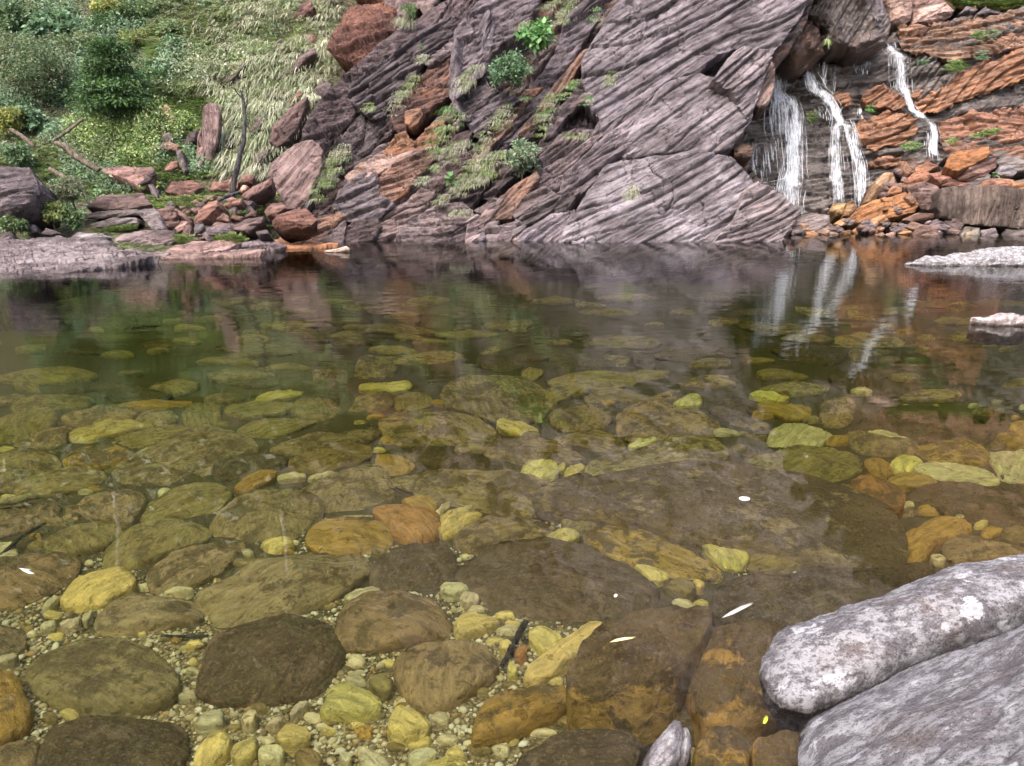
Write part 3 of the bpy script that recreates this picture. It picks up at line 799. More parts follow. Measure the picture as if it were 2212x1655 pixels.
# ------------------------------------------------------------------ loose rocks on the banks
def rock(reg, s, Y, colr, label, angle=15, rust=.25, lich=.12, moss=.05, seed=0, tilt=(0, 30), thick=.5, facets=3, fslope=.9, f0=4.0, amp=.05,
         bulge=.07, radius=.06, step=1.8, lump=.05, mat=None, name='rock', cat='rock', group=None, edge=1.8, lumpscale=2.0, shore=False):
    poly = P(reg, s)
    c = poly.mean(0)
    if reg == '3': poly[:, 1] = np.where(poly[:, 1] > 503, poly[:, 1] + 14, poly[:, 1])
    if reg == '1':                           # stands on the terrain
        g = hill_hit(c[0], min(poly[:, 1].max() + 2, 590))[0]
        Y = g[1] - .28 if Y is None else min(Y, g[1] - .25)
    pc = at_z(c[0], poly[:, 1].max() - 2, .02) if shore else at_y(c[0], c[1], Y)
    a, l = math.radians(tilt[0]), math.radians(tilt[1])
    n = np.array([math.sin(a) * math.cos(l), -math.cos(a) * math.cos(l), math.sin(l)])
    return relief(name, poly, (pc, n), mat or M_STRATA, thick=thick, angle=angle, f0=f0, amp=amp, bulge=bulge, radius=radius, step=step, seed=seed,
                  facets=facets, fslope=fslope, lump=lump, lumpscale=lumpscale, color=colr, props={'rust': rust, 'lich': lich, 'moss': moss},
                  label=label, cat=cat, group=group, edge=edge)

RED = (.17, .095, .075)
RED2 = (.135, .085, .075)
PUR = (.13, .105, .11)
G_L = 'rocks fallen on the left bank'
left_rocks = [
    ('-60,1040 40,1030 100,1040 185,1042 220,1110 236,1200 210,1285 150,1312 0,1335 -60,1335', 15.2, (.105, .088, .095), 'big rounded dark boulder at the left edge above the bank', dict(lich=.35, facets=4, fslope=.7, bulge=.15, radius=.15, lump=.1, thick=1.0, name='boulder', rust=.02)),
    ('222,1090 262,1130 282,1200 245,1255 222,1190', 15.6, (.09, .075, .075), 'narrow dark rock tucked behind the big left boulder', dict()),
    ('1250,770 1265,660 1300,632 1350,648 1377,690 1372,780 1350,900 1322,1002 1280,1000 1255,900', None, (.135, .095, .09), 'tall upright slab standing like a gravestone on the slope', dict(angle=85, facets=1, fslope=.3, thick=.35, tilt=(8, 8), rust=.15, bulge=.08, radius=.08, name='standing_stone', f0=2.0, amp=.03)),
    ('1218,990 1224,850 1250,780 1258,900 1276,1005', None, (.14, .095, .085), 'thin slab leaning on the left side of the standing stone', dict(angle=80, facets=1, fslope=.3, thick=.25, tilt=(-15, 8))),
    ('620,1042 740,1028 950,1040 962,1058 905,1110 850,1146 760,1100 640,1068', 19.2, (.20, .125, .11), 'flat reddish slab ending the fallen log', dict(facets=1, tilt=(-8, 48), rust=.3)),
    ('850,1148 950,1052 974,1080 935,1130 862,1162', 19.0, (.06, .05, .05), 'dark broken end under the flat reddish slab', dict(tilt=(25, 5), facets=1)),
    ('1018,1192 1070,1130 1200,1118 1272,1160 1155,1234 1060,1205', 18.7, RED, 'red brown slab tipped toward the pool beside ferns', dict(tilt=(10, 42), facets=2, rust=.4)),
    ('1288,1182 1330,1130 1440,1108 1485,1130 1455,1182 1330,1192', 19.0, RED, 'red flat slab just left of the burnt trunk foot', dict(tilt=(0, 40), facets=2, rust=.4)),
    ('540,1288 610,1220 760,1208 890,1203 942,1270 850,1292 640,1302', 17.2, (.125, .088, .08), 'wide capstone on top of the layered ledge', dict(tilt=(0, 42), facets=1, rust=.2)),
    ('515,1335 600,1310 850,1300 862,1340 700,1352 540,1362', 17.0, (.09, .075, .07), 'dark shelf under the wide capstone', dict(tilt=(0, 8), facets=1, f0=6)),
    ('555,1392 700,1350 840,1348 855,1382 720,1402 600,1418', 16.8, (.115, .1, .1), 'lowest layered shelf of the stacked ledge', dict(tilt=(0, 12), facets=1, f0=6)),
    ('843,1312 950,1283 982,1310 1027,1422 940,1424 900,1372', 16.6, (.16, .14, .14), 'grey square slab tilted on end beside the ledge', dict(tilt=(-12, 35), facets=1, thick=.3, rust=.05)),
    ('980,1300 1070,1288 1092,1330 1112,1380 1122,1424 1040,1424 1000,1350', 16.9, RED2, 'brown layered block right of the grey tilted slab', dict(tilt=(10, 15), facets=2, f0=6)),
    ('1198,1375 1220,1310 1290,1250 1345,1243 1352,1280 1290,1362 1240,1388', 17.2, RED, 'red brown block with a steep left face amid the rubble', dict(tilt=(-20, 30), facets=2, rust=.45)),
    ('1283,1374 1310,1330 1380,1313 1422,1340 1422,1378', 17.0, (.19, .12, .1), 'small pinkish slab leaning against the red brown block', dict(tilt=(0, 30), rust=.3)),
    ('1420,1365 1440,1338 1512,1343 1502,1373', 17.2, RED, 'small rusty stone right of the pinkish slab', dict(rust=.5)),
    ('1248,1464 1290,1410 1420,1378 1462,1440 1380,1458', 16.2, PUR, 'purple grey flat rock low in the rubble', dict(tilt=(0, 40), facets=2, rust=.1)),
    ('1418,1402 1530,1360 1642,1343 1645,1382 1545,1452 1450,1432', 16.4, (.12, .085, .08), 'dark brown wedge beside the purple grey flat rock', dict(tilt=(5, 25), facets=3)),
    ('1688,1372 1720,1340 1830,1300 1900,1293 1972,1360 1905,1422 1765,1462 1700,1424', 16.4, (.16, .085, .065), 'large rust brown boulder at the foot of the leaning slab', dict(tilt=(6, 32), facets=3, rust=.4, name='boulder', f0=3, bulge=.08, radius=.08, fslope=1.1)),
    ('1640,1314 1680,1270 1750,1253 1792,1300 1720,1342 1660,1347', 16.9, (.15, .09, .075), 'brown block behind the large rust boulder', dict(facets=3)),
    ('1498,1214 1560,1160 1692,1098 1685,1150 1600,1212 1540,1243', 18.3, (.13, .08, .07), 'long wedge of rock rising toward the leaning slab', dict(angle=40, facets=2)),
    ('1093,932 1132,930 1163,1060 1142,1082 1110,1022', None, (.09, .075, .072), 'dark thin stone standing left of the standing stone', dict(angle=75, facets=1)),
    ('1128,885 1170,830 1222,808 1212,862 1172,908', None, (.09, .07, .07), 'dark tilted stone at the shoulder of the standing stone', dict(angle=50)),
    ('948,902 1050,878 1124,910 1102,938 970,922', None, (.14, .09, .075), 'flat rusty stone in the grass left of the standing stone', dict()),
    ('1018,1052 1060,1000 1104,998 1114,1040 1060,1068', None, RED, 'rust red stone in ferns below the thin dark stone', dict(rust=.5)),
    ('1208,1044 1220,1000 1272,988 1252,1042', None, RED2, 'small brown stone at the foot of the standing stone', dict()),
    ('680,1502 760,1450 900,1428 1080,1423 1092,1480 1062,1542 960,1572 860,1562 730,1532', 15.3, (.14, .11, .11), 'large purple brown block lying along the waterline', dict(shore=True, tilt=(-4, 34), facets=3, thick=.9, f0=3, amp=.07, rust=.15, angle=25)),
    ('1018,1564 1080,1520 1200,1498 1400,1488 1505,1500 1400,1542 1280,1562 1100,1594', 15.2, (.22, .15, .135), 'pinkish flat rock with pale veins at the water edge', dict(shore=True, tilt=(0, 68), facets=1, fslope=.3, rust=.2, thick=.4)),
    ('1318,1562 1430,1510 1600,1488 1722,1500 1792,1530 1600,1552 1400,1568', 15.4, (.125, .1, .105), 'purple ridged rock dipping into the pool', dict(shore=True, tilt=(4, 62), facets=2, fslope=.4, f0=6, amp=.08, thick=.4)),
    ('1678,1504 1750,1468 1900,1478 2012,1500 1950,1517 1780,1522', 16.6, (.27, .145, .085), 'bright orange flat rock at the water edge', dict(shore=True, tilt=(0, 76), facets=1, fslope=.2, rust=.6, thick=.3, edge=5)),
    ('1200,1442 1210,1395 1262,1388 1270,1415 1250,1444', 16.3, (.1, .09, .095), 'small dark cube of rock below the red brown block', dict(facets=2)),
    ('1110,1340 1100,1300 1150,1330 1200,1380 1180,1400', 16.9, RED2, 'thin sloping slab left of the red brown block', dict(angle=-30, facets=1)),
    ('1590,1440 1660,1430 1680,1462 1610,1475', 16.1, PUR, 'small purple stone left of the large rust boulder', dict()),
    ('1490,1170 1510,1145 1545,1155 1535,1195 1500,1198', 18.4, (.32, .2, .16), 'small pale pink stone by the burnt trunk foot', dict(rust=.15)),
    ('1490,1110 1540,1075 1580,1090 1560,1135 1500,1140', 18.9, RED, 'small red rock pile behind the pale pink stone', dict(rust=.45)),
    ('1380,1275 1440,1235 1505,1225 1500,1270 1430,1300', 17.8, RED, 'rusty slab below the burnt trunk', dict(rust=.45)),
    ('1520,1345 1560,1300 1600,1310 1590,1345', 17.2, RED2, 'brown stone between rubble and leaning slab', dict()),
    ('1170,1265 1200,1225 1275,1220 1285,1255 1220,1275', 18.0, (.15, .09, .075), 'brown flat stone behind the red brown block', dict()),
    ('920,1150 950,1145 985,1190 975,1225 940,1195', 18.2, (.1, .085, .085), 'grey narrow stone propped below the flat reddish slab', dict(angle=-50)),
    ('1290,1505 1255,1450 1275,1440 1325,1495', 15.8, PUR, 'thin purple stone propped near the mossy puddle', dict(angle=-50)),
    ('-20,1500 20,1445 60,1435 112,1500 60,1525', 14.9, (.08, .066, .072), 'dark angular rock on the ledge at the left edge', dict()),
    ('128,1432 170,1388 222,1398 234,1442 180,1455', 15.4, (.13, .115, .12), 'small grey rock behind the ledge below the low shrub', dict(lich=.3)),
    ('258,1444 280,1413 335,1428 380,1450 320,1466', 15.2, (.11, .095, .1), 'small purple rock behind the ledge right of the low shrub', dict(lich=.25)),
    ('798,692 830,658 852,700 842,724', None, (.22, .1, .07), 'small rust stone at the foot of the evergreen', dict(rust=.5)),
    ('998,690 1030,638 1052,672 1034,724', None, (.34, .22, .16), 'pale pink stone on the scar up the slope', dict()),
    ('1038,752 1060,698 1102,718 1084,764', None, (.19, .115, .1), 'pinkish stone just right of the pale one on the scar', dict()),
    ('868,764 900,728 934,750 904,794', None, (.15, .1, .085), 'brown stone half buried below the slope scar', dict()),
    ('1668,884 1690,790 1790,680 1880,615 1912,598 1882,700 1795,882 1720,914', None, (.10, .066, .06), 'dark brown outcrop in the grass beside the ridge slab', dict(angle=48, facets=2, f0=3, amp=.08, thick=.8, rust=.3)),
    ('1533,794 1600,728 1664,718 1622,802 1550,834', None, (.11, .08, .075), 'dark outcrop in the grass right of the burnt trunk', dict(angle=40, thick=.6)),
    ('1788,468 1860,348 1950,292 1964,330 1882,402 1800,474', None, (.09, .065, .062), 'long dark outcrop high in the pale grass', dict(angle=45, thick=.6, f0=3)),
    ('1816,104 1870,18 1930,6 1954,50 1882,122 1840,144', None, (.12, .07, .062), 'rusty outcrop near the top of the grass bank', dict(angle=45, thick=.6, rust=.4)),
    ('1788,634 1860,552 1884,580 1832,634', None, (.13, .07, .06), 'small rust outcrop above the dark brown outcrop', dict(angle=45, rust=.45)),
    ('1536,1044 1580,960 1684,918 1642,982 1560,1054', None, (.11, .085, .08), 'dark slab in the grass left of the leaning slab', dict(angle=40)),
    ('1896,272 1930,208 1964,220 1952,274', None, (.11, .062, .055), 'small rusty rock left of the knobbly boulder', dict(rust=.45)),
    ('1686,284 1740,236 1764,258 1702,294', None, (.1, .08, .08), 'small dark rock in the pale grass up the bank', dict()),
    ('1326,546 1400,478 1470,440 1520,370 1530,400 1450,480 1382,534', None, (.09, .08, .06), 'long dark slab showing through the grass above the standing stone', dict(angle=45, moss=.3)),
    ('1940,560 2010,500 2060,520 2020,600 1950,600', None, (.09, .07, .07), 'dark rock where the grass meets the ridge slab', dict()),
    ('1370,920 1400,860 1440,880 1420,930', None, (.085, .07, .07), 'small dark stone right of the standing stone', dict()),
    ('1000,870 1010,830 1050,820 1075,850 1060,880', None, (.11, .09, .085), 'grass capped stone above the flat rusty stone', dict()),
]
left_rocks += [
    ('1000,1600 1090,1575 1300,1565 1500,1545 1640,1548 1560,1572 1300,1590 1100,1612', 15, (.2, .14, .125), 'low reddish sheet of rock awash along the left shore', dict(shore=True, tilt=(0, 74), facets=1, fslope=.2, thick=.4)),
    ('1600,1535 1700,1520 1900,1512 2060,1500 2100,1512 1980,1530 1760,1548', 15, (.3, .15, .08), 'thin orange rock sheet reaching along the shore to the spur', dict(shore=True, tilt=(0, 74), facets=1, fslope=.2, thick=.4, rust=.5)),
    ('880,1580 980,1560 1060,1568 1040,1600 940,1608', 15, (.2, .16, .15), 'small flat rock awash beside the low ledge', dict(shore=True, tilt=(0, 70), facets=1, fslope=.3, thick=.3)),
]
for k, (s, Y, c, lab, kw) in enumerate(left_rocks):
    rock('1', s, Y, c, lab, seed=200 + k, group=G_L, **kw)
# low rock ledge at the left edge of the pool: a broad gently sloping sheet
LEDGE = (np.array([-7., 14.0, .22]), np.array([.03, -.13, .99]))
relief('rock_ledge', P('1', '-500,1510 0,1500 200,1478 500,1466 680,1490 720,1545 900,1568 1010,1585 800,1628 690,1645 380,1695 0,1735 -500,1800'), LEDGE, M_STRATA,
       thick=.9, angle=8, f0=3.0, amp=.05, bulge=.3, radius=.6, step=1.8, seed=260, lump=.07, lumpscale=.9, color=(.135, .115, .118),
       props={'rust': .15, 'lich': .2, 'moss': 0}, label='broad low purple grey rock ledge sloping into the pool at left', cat='rock ledge')
for k, (s, c, lab) in enumerate([
        ('500,1480 560,1470 700,1500 760,1530 700,1548 560,1535 500,1510', (.15, .135, .14), 'flaky layered rock lying on the ledge beside the block'),
        ('430,1470 480,1440 640,1450 690,1475 600,1490 480,1490', (.19, .175, .18), 'pale flaky rock at the back of the ledge')]):
    rock('1', s, 14.8 + .3 * k, c, lab, seed=270 + k, tilt=(0, 55), f0=8, amp=.05, group=G_L, thick=.3)
rock('D', '700,542 735,536 748,530 757,536 755,545 720,546', 16.0, (.42, .34, .28), 'small white pointed rock breaking the water near the orange rock', seed=280, shore=True, thick=.3, lich=.5, rust=0)

G_R = 'rocks piled below the falls'
right_rocks = [
    ('1540,862 1598,868 1617,930 1582,962 1550,902', 22.3, (.22, .125, .075), 'small upright orange slab at the top of the pile', dict(angle=70, facets=1)),
    ('1348,1094 1400,990 1460,928 1512,928 1524,980 1462,1062 1400,1114', 22.0, (.26, .17, .105), 'tan slab leaning beside the middle waterfall', dict(angle=48, facets=2, rust=.3, thick=.6)),
    ('1228,1184 1290,1130 1400,1078 1572,1038 1642,1100 1622,1142 1450,1184 1262,1214', 21.3, (.33, .175, .08), 'long bright orange slab in the middle of the pile', dict(angle=18, facets=2, rust=.6, thick=.7, tilt=(-4, 36))),
    ('1578,1002 1680,978 1752,1000 1772,1060 1732,1144 1660,1132 1600,1062', 21.2, (.17, .12, .105), 'grey brown boulder between the orange slab and the dark block', dict(facets=4, rust=.15, thick=.8, name='boulder')),
    ('1738,1114 1768,1010 1900,998 2080,1005 2290,1025 2290,1240 2100,1224 1870,1204 1760,1174', 20.4, (.085, .066, .055), 'huge dark wet block with pale drip streaks at right', dict(facets=1, fslope=.3, tilt=(-4, 10), angle=85, rust=.05, thick=1.6, f0=2.5, amp=.05, bulge=.06, radius=.07, name='boulder', lich=.2)),
    ('1778,904 1800,850 1850,810 2022,788 2038,830 1950,882 1860,924', 21.8, (.32, .15, .06), 'orange slab capping the right side of the pile', dict(facets=1, rust=.65, tilt=(0, 42))),
    ('1828,924 1950,882 2062,848 2064,902 1992,952 1922,984 1850,974', 21.6, (.16, .095, .08), 'brown layered block under the orange cap slab', dict(angle=18, f0=6, tilt=(0, 10))),
    ('1558,984 1620,930 1702,918 1714,962 1650,1004 1590,1004', 21.9, (.24, .12, .075), 'rust block left of centre in the pile', dict(rust=.5)),
    ('1698,934 1780,918 1862,970 1924,992 1850,1012 1760,1004', 21.7, (.22, .115, .085), 'reddish slab above the huge dark block', dict(rust=.4, tilt=(0, 40))),
    ('1928,994 2050,958 2152,968 2164,1012 2000,1014', 21.4, (.2, .11, .075), 'rusty flat slab behind the huge dark block', dict(rust=.4)),
    ('2148,972 2290,980 2290,1024 2150,1018', 21.2, (.26, .14, .075), 'orange stone behind the right end of the huge block', dict(rust=.5)),
    ('2058,864 2100,838 2290,850 2290,924 2130,934 2070,892', 21.9, (.115, .1, .095), 'grey flat rock at the right edge above the fern', dict(moss=.15, facets=2)),
    ('2080,900 2140,890 2180,930 2150,960 2070,950', 21.7, (.17, .155, .165), 'small blue grey stone behind the fern', dict(rust=.05)),
    ('1748,1194 1790,1163 1850,1168 1888,1210 1862,1254 1800,1254', 20.1, (.1, .072, .068), 'dark rounded boulder at the left end of the huge block', dict(facets=2, bulge=.25, radius=.25, name='boulder')),
    ('1688,1194 1750,1178 1822,1230 1834,1264 1750,1274 1680,1234', 20.2, (.14, .11, .115), 'purple stone in front of the dark rounded boulder', dict()),
    ('1588,1256 1640,1213 1742,1218 1764,1270 1600,1279', 20.0, (.17, .11, .09), 'brown stone at the waterline under the purple stone', dict(rust=.3)),
    ('1276,1244 1350,1198 1450,1188 1504,1200 1462,1242 1340,1269', 20.4, (.25, .145, .085), 'orange brown stone below the long orange slab', dict(rust=.45, angle=20)),
    ('1478,1224 1540,1198 1604,1210 1594,1252 1500,1259', 20.3, (.14, .115, .115), 'small grey stone right of the orange brown one', dict(rust=.1)),
    ('1546,1184 1640,1148 1734,1148 1734,1174 1600,1194', 20.7, (.17, .105, .08), 'thin slab bridging under the grey brown boulder', dict(angle=10, facets=1)),
    ('926,1244 980,1168 1060,1148 1164,1158 1166,1200 1082,1252 980,1274', 20.2, (.14, .115, .11), 'dark flat topped boulder below the left waterfall', dict(facets=3, name='boulder', rust=.15)),
    ('1066,1276 1100,1230 1160,1190 1224,1240 1204,1276', 20.1, (.15, .11, .09), 'brown stone below the flat topped boulder', dict(facets=3)),
    ('856,1276 880,1218 934,1240 928,1278', 19.8, (.14, .115, .115), 'small purple stone at the toe of the pale slab', dict()),
    ('1158,1134 1180,1098 1254,1093 1246,1162 1190,1184', 21.0, (.3, .2, .1), 'yellow brown rounded stone at the foot of the middle fall', dict(bulge=.25, radius=.2)),
    ('1238,1164 1258,1090 1290,1073 1314,1120 1272,1166', 20.9, (.29, .18, .09), 'pointed orange stone beside the yellow brown one', dict()),
    ('1858,1256 1900,1223 1974,1228 1976,1262', 19.9, (.12, .105, .085), 'small mossy stone under the huge dark block', dict(moss=.35)),
    ('1978,1240 2060,1228 2086,1262 1990,1262', 19.8, (.13, .11, .11), 'flat grey stone under the huge dark block', dict()),
    ('916,1234 978,1158 994,1180 944,1248', 20.0, (.17, .1, .075), 'thin brown slab leaning on the flat topped boulder', dict(angle=50, facets=1)),
    ('1618,894 1700,868 1764,900 1700,934 1640,944', 22.2, (.23, .12, .075), 'rust slab below the foot of the right waterfall', dict(rust=.5)),
    ('1660,880 1690,845 1720,850 1725,880', 22.5, (.13, .09, .075), 'dark wet stone under the right waterfall', dict()),
    ('1788,846 1830,818 1884,828 1804,856', 22.4, (.13, .1, .085), 'grey stone behind the orange cap slab', dict()),
    ('1480,1040 1500,1000 1560,1010 1560,1045 1510,1055', 21.7, (.24, .13, .07), 'small orange block on the long orange slab', dict(rust=.5)),
    ('1560,1060 1600,1030 1640,1085 1610,1100', 21.25, (.2, .12, .08), 'wedge between orange slab and grey brown boulder', dict(rust=.35)),
    ('1310,1278 1340,1255 1450,1248 1500,1268 1440,1280', 19.9, (.3, .2, .13), 'low tan stone at the waterline under the orange brown one', dict(tilt=(0, 45))),
    ('2090,1262 2120,1232 2290,1236 2290,1266', 19.7, (.09, .075, .07), 'dark stone under the right end of the huge block', dict()),
]
for k, (s, Y, c, lab, kw) in enumerate(right_rocks):
    rock('3', s, Y, c, lab, seed=300 + k, group=G_R, **kw)
# rocks breaking the water at the right
o = relief('rock', P('3', '1555,1422 1680,1380 1780,1378 1850,1360 2000,1332 2110,1325 2300,1318 2500,1330 2500,1440 2230,1415 1850,1432 1650,1434'),
       (at_y(1324.9 + .401 * 1900, .401 * 1400, 13.6), np.array([-.05, -.5, .86])), M_LICHEN, thick=.8, angle=8, f0=3, amp=.04, bulge=.3, radius=.4,
       step=1.6, seed=350, lump=.09, lumpscale=1.5, color=(.24, .235, .24), props={'rust': .05, 'lich': .5, 'moss': 0},
       label='low pale grey rock island in the pool at the right edge', cat='rock')
rock('D', '2096,688 2130,684 2160,676 2180,678 2240,686 2240,702 2150,704', 9.0, (.45, .38, .36), 'small pinkish white rock tip above the water at the right edge', seed=351, thick=.3, lich=.5, rust=0, mat=M_LICHEN, tilt=(0, 62), shore=True, facets=1, fslope=.2)

# broken stones filling the rubble between the larger rocks
def rubble(reg, zone, n, Yf, pal, label, group, seed):
    rg_ = np.random.default_rng(seed)
    poly = P(reg, zone); lo, hi = poly.min(0), poly.max(0); k = 0
    while k < n:
        x, y = rg_.uniform(lo[0], hi[0]), rg_.uniform(lo[1], hi[1])
        if sdf(poly, np.array(x), np.array(y)) <= 0: continue
        m = rg_.integers(4, 7); th = np.linspace(0, 6.283, m, endpoint=False) + rg_.uniform(-.4, .4, m)
        w = rg_.uniform(9, 24); hgt = w * rg_.uniform(.35, .75); ro = rg_.uniform(-.5, .8)
        px_, py_ = np.cos(th) * w * rg_.uniform(.7, 1.1, m), np.sin(th) * hgt * rg_.uniform(.7, 1.1, m)
        q = np.stack([x + px_, y + py_ - ro * px_ * .6], -1)
        if reg == '1':
            Y = hill_hit(x, min(q[:, 1].max() + 1, 590))[0][1] - .1
        else: Y = Yf(y)
        pc = at_y(x, y, Y); a_, l_ = rg_.uniform(-.5, .5), rg_.uniform(.2, .8)
        nn = np.array([math.sin(a_) * math.cos(l_), -math.cos(a_) * math.cos(l_), math.sin(l_)])
        c_ = np.array(pal[rg_.integers(0, len(pal))]) * rg_.uniform(.8, 1.2)
        relief('broken_stone', q, (pc, nn), M_STRATA, thick=.22, angle=rg_.uniform(-30, 40), f0=6, amp=.03, bulge=.05, radius=.05, step=2.2, seed=seed + k, facets=3, fslope=.9,
               lump=.02, lumpscale=3, color=tuple(c_), props={'rust': .3, 'lich': .1, 'moss': .1}, label=label, cat='stone', group=group, edge=1.5)
        k += 1
rubble('1', '940,1290 1100,1240 1300,1230 1500,1150 1680,1190 1700,1300 1690,1440 1560,1470 1250,1480 1100,1440 980,1430', 80, None, [RED, RED2, PUR, (.10, .08, .08), (.2, .13, .11)],
       'small broken stone wedged in the rubble on the left bank', 'broken stones in the left rubble', 5000)
rubble('3', '900,1225 1000,1190 1250,1190 1500,1170 1700,1190 1900,1230 2150,1235 2150,1262 1500,1272 900,1278', 34, lambda y: 20.3 - (y - 480) * .012, [(.17, .11, .085), (.26, .15, .08), PUR, (.1, .08, .075)],
       'small broken stone at the waterline below the falls', 'broken stones below the falls', 5200)
rubble('3', '1400,1090 1540,920 1640,890 1800,900 1900,960 1760,1010 1700,1150 1500,1180', 24, lambda y: 22.4 - (y - 360) * .013, [(.2, .12, .08), (.28, .15, .07), (.13, .09, .08)],
       'small broken stone wedged in the pile beside the falls', 'broken stones in the right pile', 5300)
# ------------------------------------------------------------------ waterfalls
def fall_sheet(path, off, rows_per=5.0, ncol=9, seed=0, dens0=.5):
    """one sheet of falling water along a path of (x, y, width) read in region 3, standing off the wall"""
    ox, oy, k = REG['3']
    p = np.array(path, float)
    p[:, 0] = p[:, 0] * k + ox; p[:, 1] = p[:, 1] * k + oy; p[:, 2] = p[:, 2] * k * 1.4 + 2.0
    L = np.concatenate([[0], np.cumsum(np.hypot(np.diff(p[:, 0]), np.diff(p[:, 1])))])
    n = max(3, int(L[-1] / rows_per) + 1)
    t = np.linspace(0, L[-1], n)
    x = np.interp(t, L, p[:, 0]); y = np.interp(t, L, p[:, 1]); w = np.interp(t, L, p[:, 2])
    s = np.linspace(-1, 1, ncol)
    jit = fb2(t / 14., t * 0 + seed, seed, 3) * .25
    X = x[:, None] + (s[None] * .5 * (1 + jit[:, None]) + .12 * fb2(t / 9., t * 0 + seed + 9, seed, 2)[:, None]) * w[:, None]
    Y = np.repeat(y[:, None], ncol, 1)
    p0, nn = WALL
    nn = nn / np.linalg.norm(nn)
    d = ray(X.ravel(), Y.ravel())
    tt = ((p0 + nn * off - CAMP) @ nn) / (d @ nn)
    pw = CAMP + d * tt[:, None]
    pw = pw + nn * (.07 * fbm(pw[:, 0] * 5, pw[:, 1] * 5, pw[:, 2] * 1.3, seed + 5, 3))[:, None]
    idx = np.arange(n * ncol).reshape(n, ncol)
    q = np.stack([idx[:-1, :-1], idx[1:, :-1], idx[1:, 1:], idx[:-1, 1:]], -1).reshape(-1, 4)
    mpp = 25. / F
    st = np.stack([(X * mpp).ravel() * 1.0, (np.repeat(t[:, None], ncol, 1) * mpp).ravel(), np.full(n * ncol, seed * 3.7)], -1)
    ends = np.minimum(np.minimum(t / 12., 1), np.minimum((L[-1] - t) / 14., 1))
    dens = dens0 * .78 * ends[:, None] * (1.1 - .9 * np.abs(s[None]) ** 2) + .1 * fb2(t / 16., t * 0 + seed, seed + 2, 3)[:, None]
    V, Q, S, D = [pw], [q], [st], [dens.ravel()]; base = len(pw)
    # single threads of water
    rs = np.random.default_rng(seed + 77)
    K = int(max(2, w.mean() * .62 * (.3 + dens0)))
    for k2 in range(K):
        a0 = rs.uniform(-.1, .7) * L[-1]; a1 = a0 + rs.uniform(.25, .8) * L[-1]
        m = max(4, int((a1 - a0) / 6)); tt_ = np.clip(np.linspace(a0, a1, m), 0, L[-1])
        if tt_[-1] - tt_[0] < 6: continue
        sk = np.clip(rs.normal(0, .5), -1.05, 1.05)
        xc = np.interp(tt_, L, p[:, 0]) + sk * .5 * np.interp(tt_, L, p[:, 2]) + .8 * fb2(tt_ / 12., tt_ * 0 + k2, seed + k2, 2)
        yc = np.interp(tt_, L, p[:, 1])
        wd = rs.uniform(.4, 1.3)
        xx = np.stack([xc - wd * .5, xc + wd * .5], 1).ravel(); yy = np.repeat(yc, 2)
        d2 = ray(xx, yy); o2 = off + rs.uniform(.02, .12)
        pw2 = CAMP + d2 * (((p0 + nn * o2 - CAMP) @ nn) / (d2 @ nn))[:, None]
        i2 = np.arange(2 * m).reshape(m, 2)
        V.append(pw2); Q.append(base + np.stack([i2[:-1, 0], i2[1:, 0], i2[1:, 1], i2[:-1, 1]], -1)); base += 2 * m
        S.append(np.stack([xx * mpp + k2, np.repeat(tt_, 2) * mpp, np.full(2 * m, seed + k2 * 1.3)], -1))
        fade = np.minimum(1, np.minimum(np.linspace(0, 3, m), np.linspace(3, 0, m)) + .1)
        D.append(np.repeat(.30 + .5 * fade * rs.uniform(.4, 1.1), 2))
    return np.concatenate(V), np.concatenate(Q), np.concatenate(S), np.concatenate(D)

def waterfall(label, parts, seed):
    root_p = None
    root = None
    for name, paths in parts:
        vs, qs, ss, ds = [], [], [], []
        base = 0
        for j, (path, dn) in enumerate(paths):
            for layer in range(2):
                v, q, s, d = fall_sheet(path, .30 + .10 * layer, seed=seed + j * 5 + layer, dens0=dn)
                vs.append(v); qs.append(q + base); ss.append(s); ds.append(d); base += len(v)
        v = np.concatenate(vs)
        if root is None:
            b = v[v[:, 2].argmin()]
            root_p = b.copy(); root = empty('waterfall', tuple(b))
            tag(root, label, 'waterfall', 'streams of the waterfall')
        me = make_mesh(name, v - root_p, [np.concatenate(qs)], {'st': ('FLOAT_VECTOR', np.concatenate(ss)), 'dens': ('FLOAT', np.concatenate(ds))})
        link(name, me, M_FOAM, root)
        seed += 31
    return root

waterfall('widest white waterfall on the left, falling beside the grey slab', [
    ('upper_chute', [([(868, 325, 26), (872, 370, 56), (888, 440, 84), (884, 500, 70), (905, 540, 110), (915, 580, 120)], .75), ([(905, 380, 40), (912, 450, 40)], .4)]),
    ('middle_curtain', [([(885, 480, 70), (915, 530, 120), (925, 600, 150), (932, 700, 160), (940, 760, 140)], .6), ([(950, 510, 50), (985, 600, 50), (985, 700, 44), (975, 790, 60)], .8), ([(870, 530, 40), (862, 600, 40), (866, 700, 40)], .6)]),
    ('lower_chute', [([(960, 640, 90), (968, 720, 90), (970, 800, 96), (972, 900, 92), (968, 960, 110), (960, 1030, 110)], .8), ([(760, 765, 22), (752, 860, 26), (758, 975, 34)], .55),
                     ([(800, 760, 60), (800, 870, 70), (810, 975, 60)], .25), ([(880, 730, 80), (890, 850, 90), (900, 950, 90)], .3)]),
    ('ledge_spill', [([(1000, 940, 30), (930, 958, 28), (850, 978, 26), (768, 992, 20)], .7)]),
    ('foot_cascade', [([(955, 900, 120), (945, 1000, 130), (955, 1085, 90), (975, 1155, 70)], .72), ([(890, 985, 60), (900, 1050, 50)], .45)])], 400)
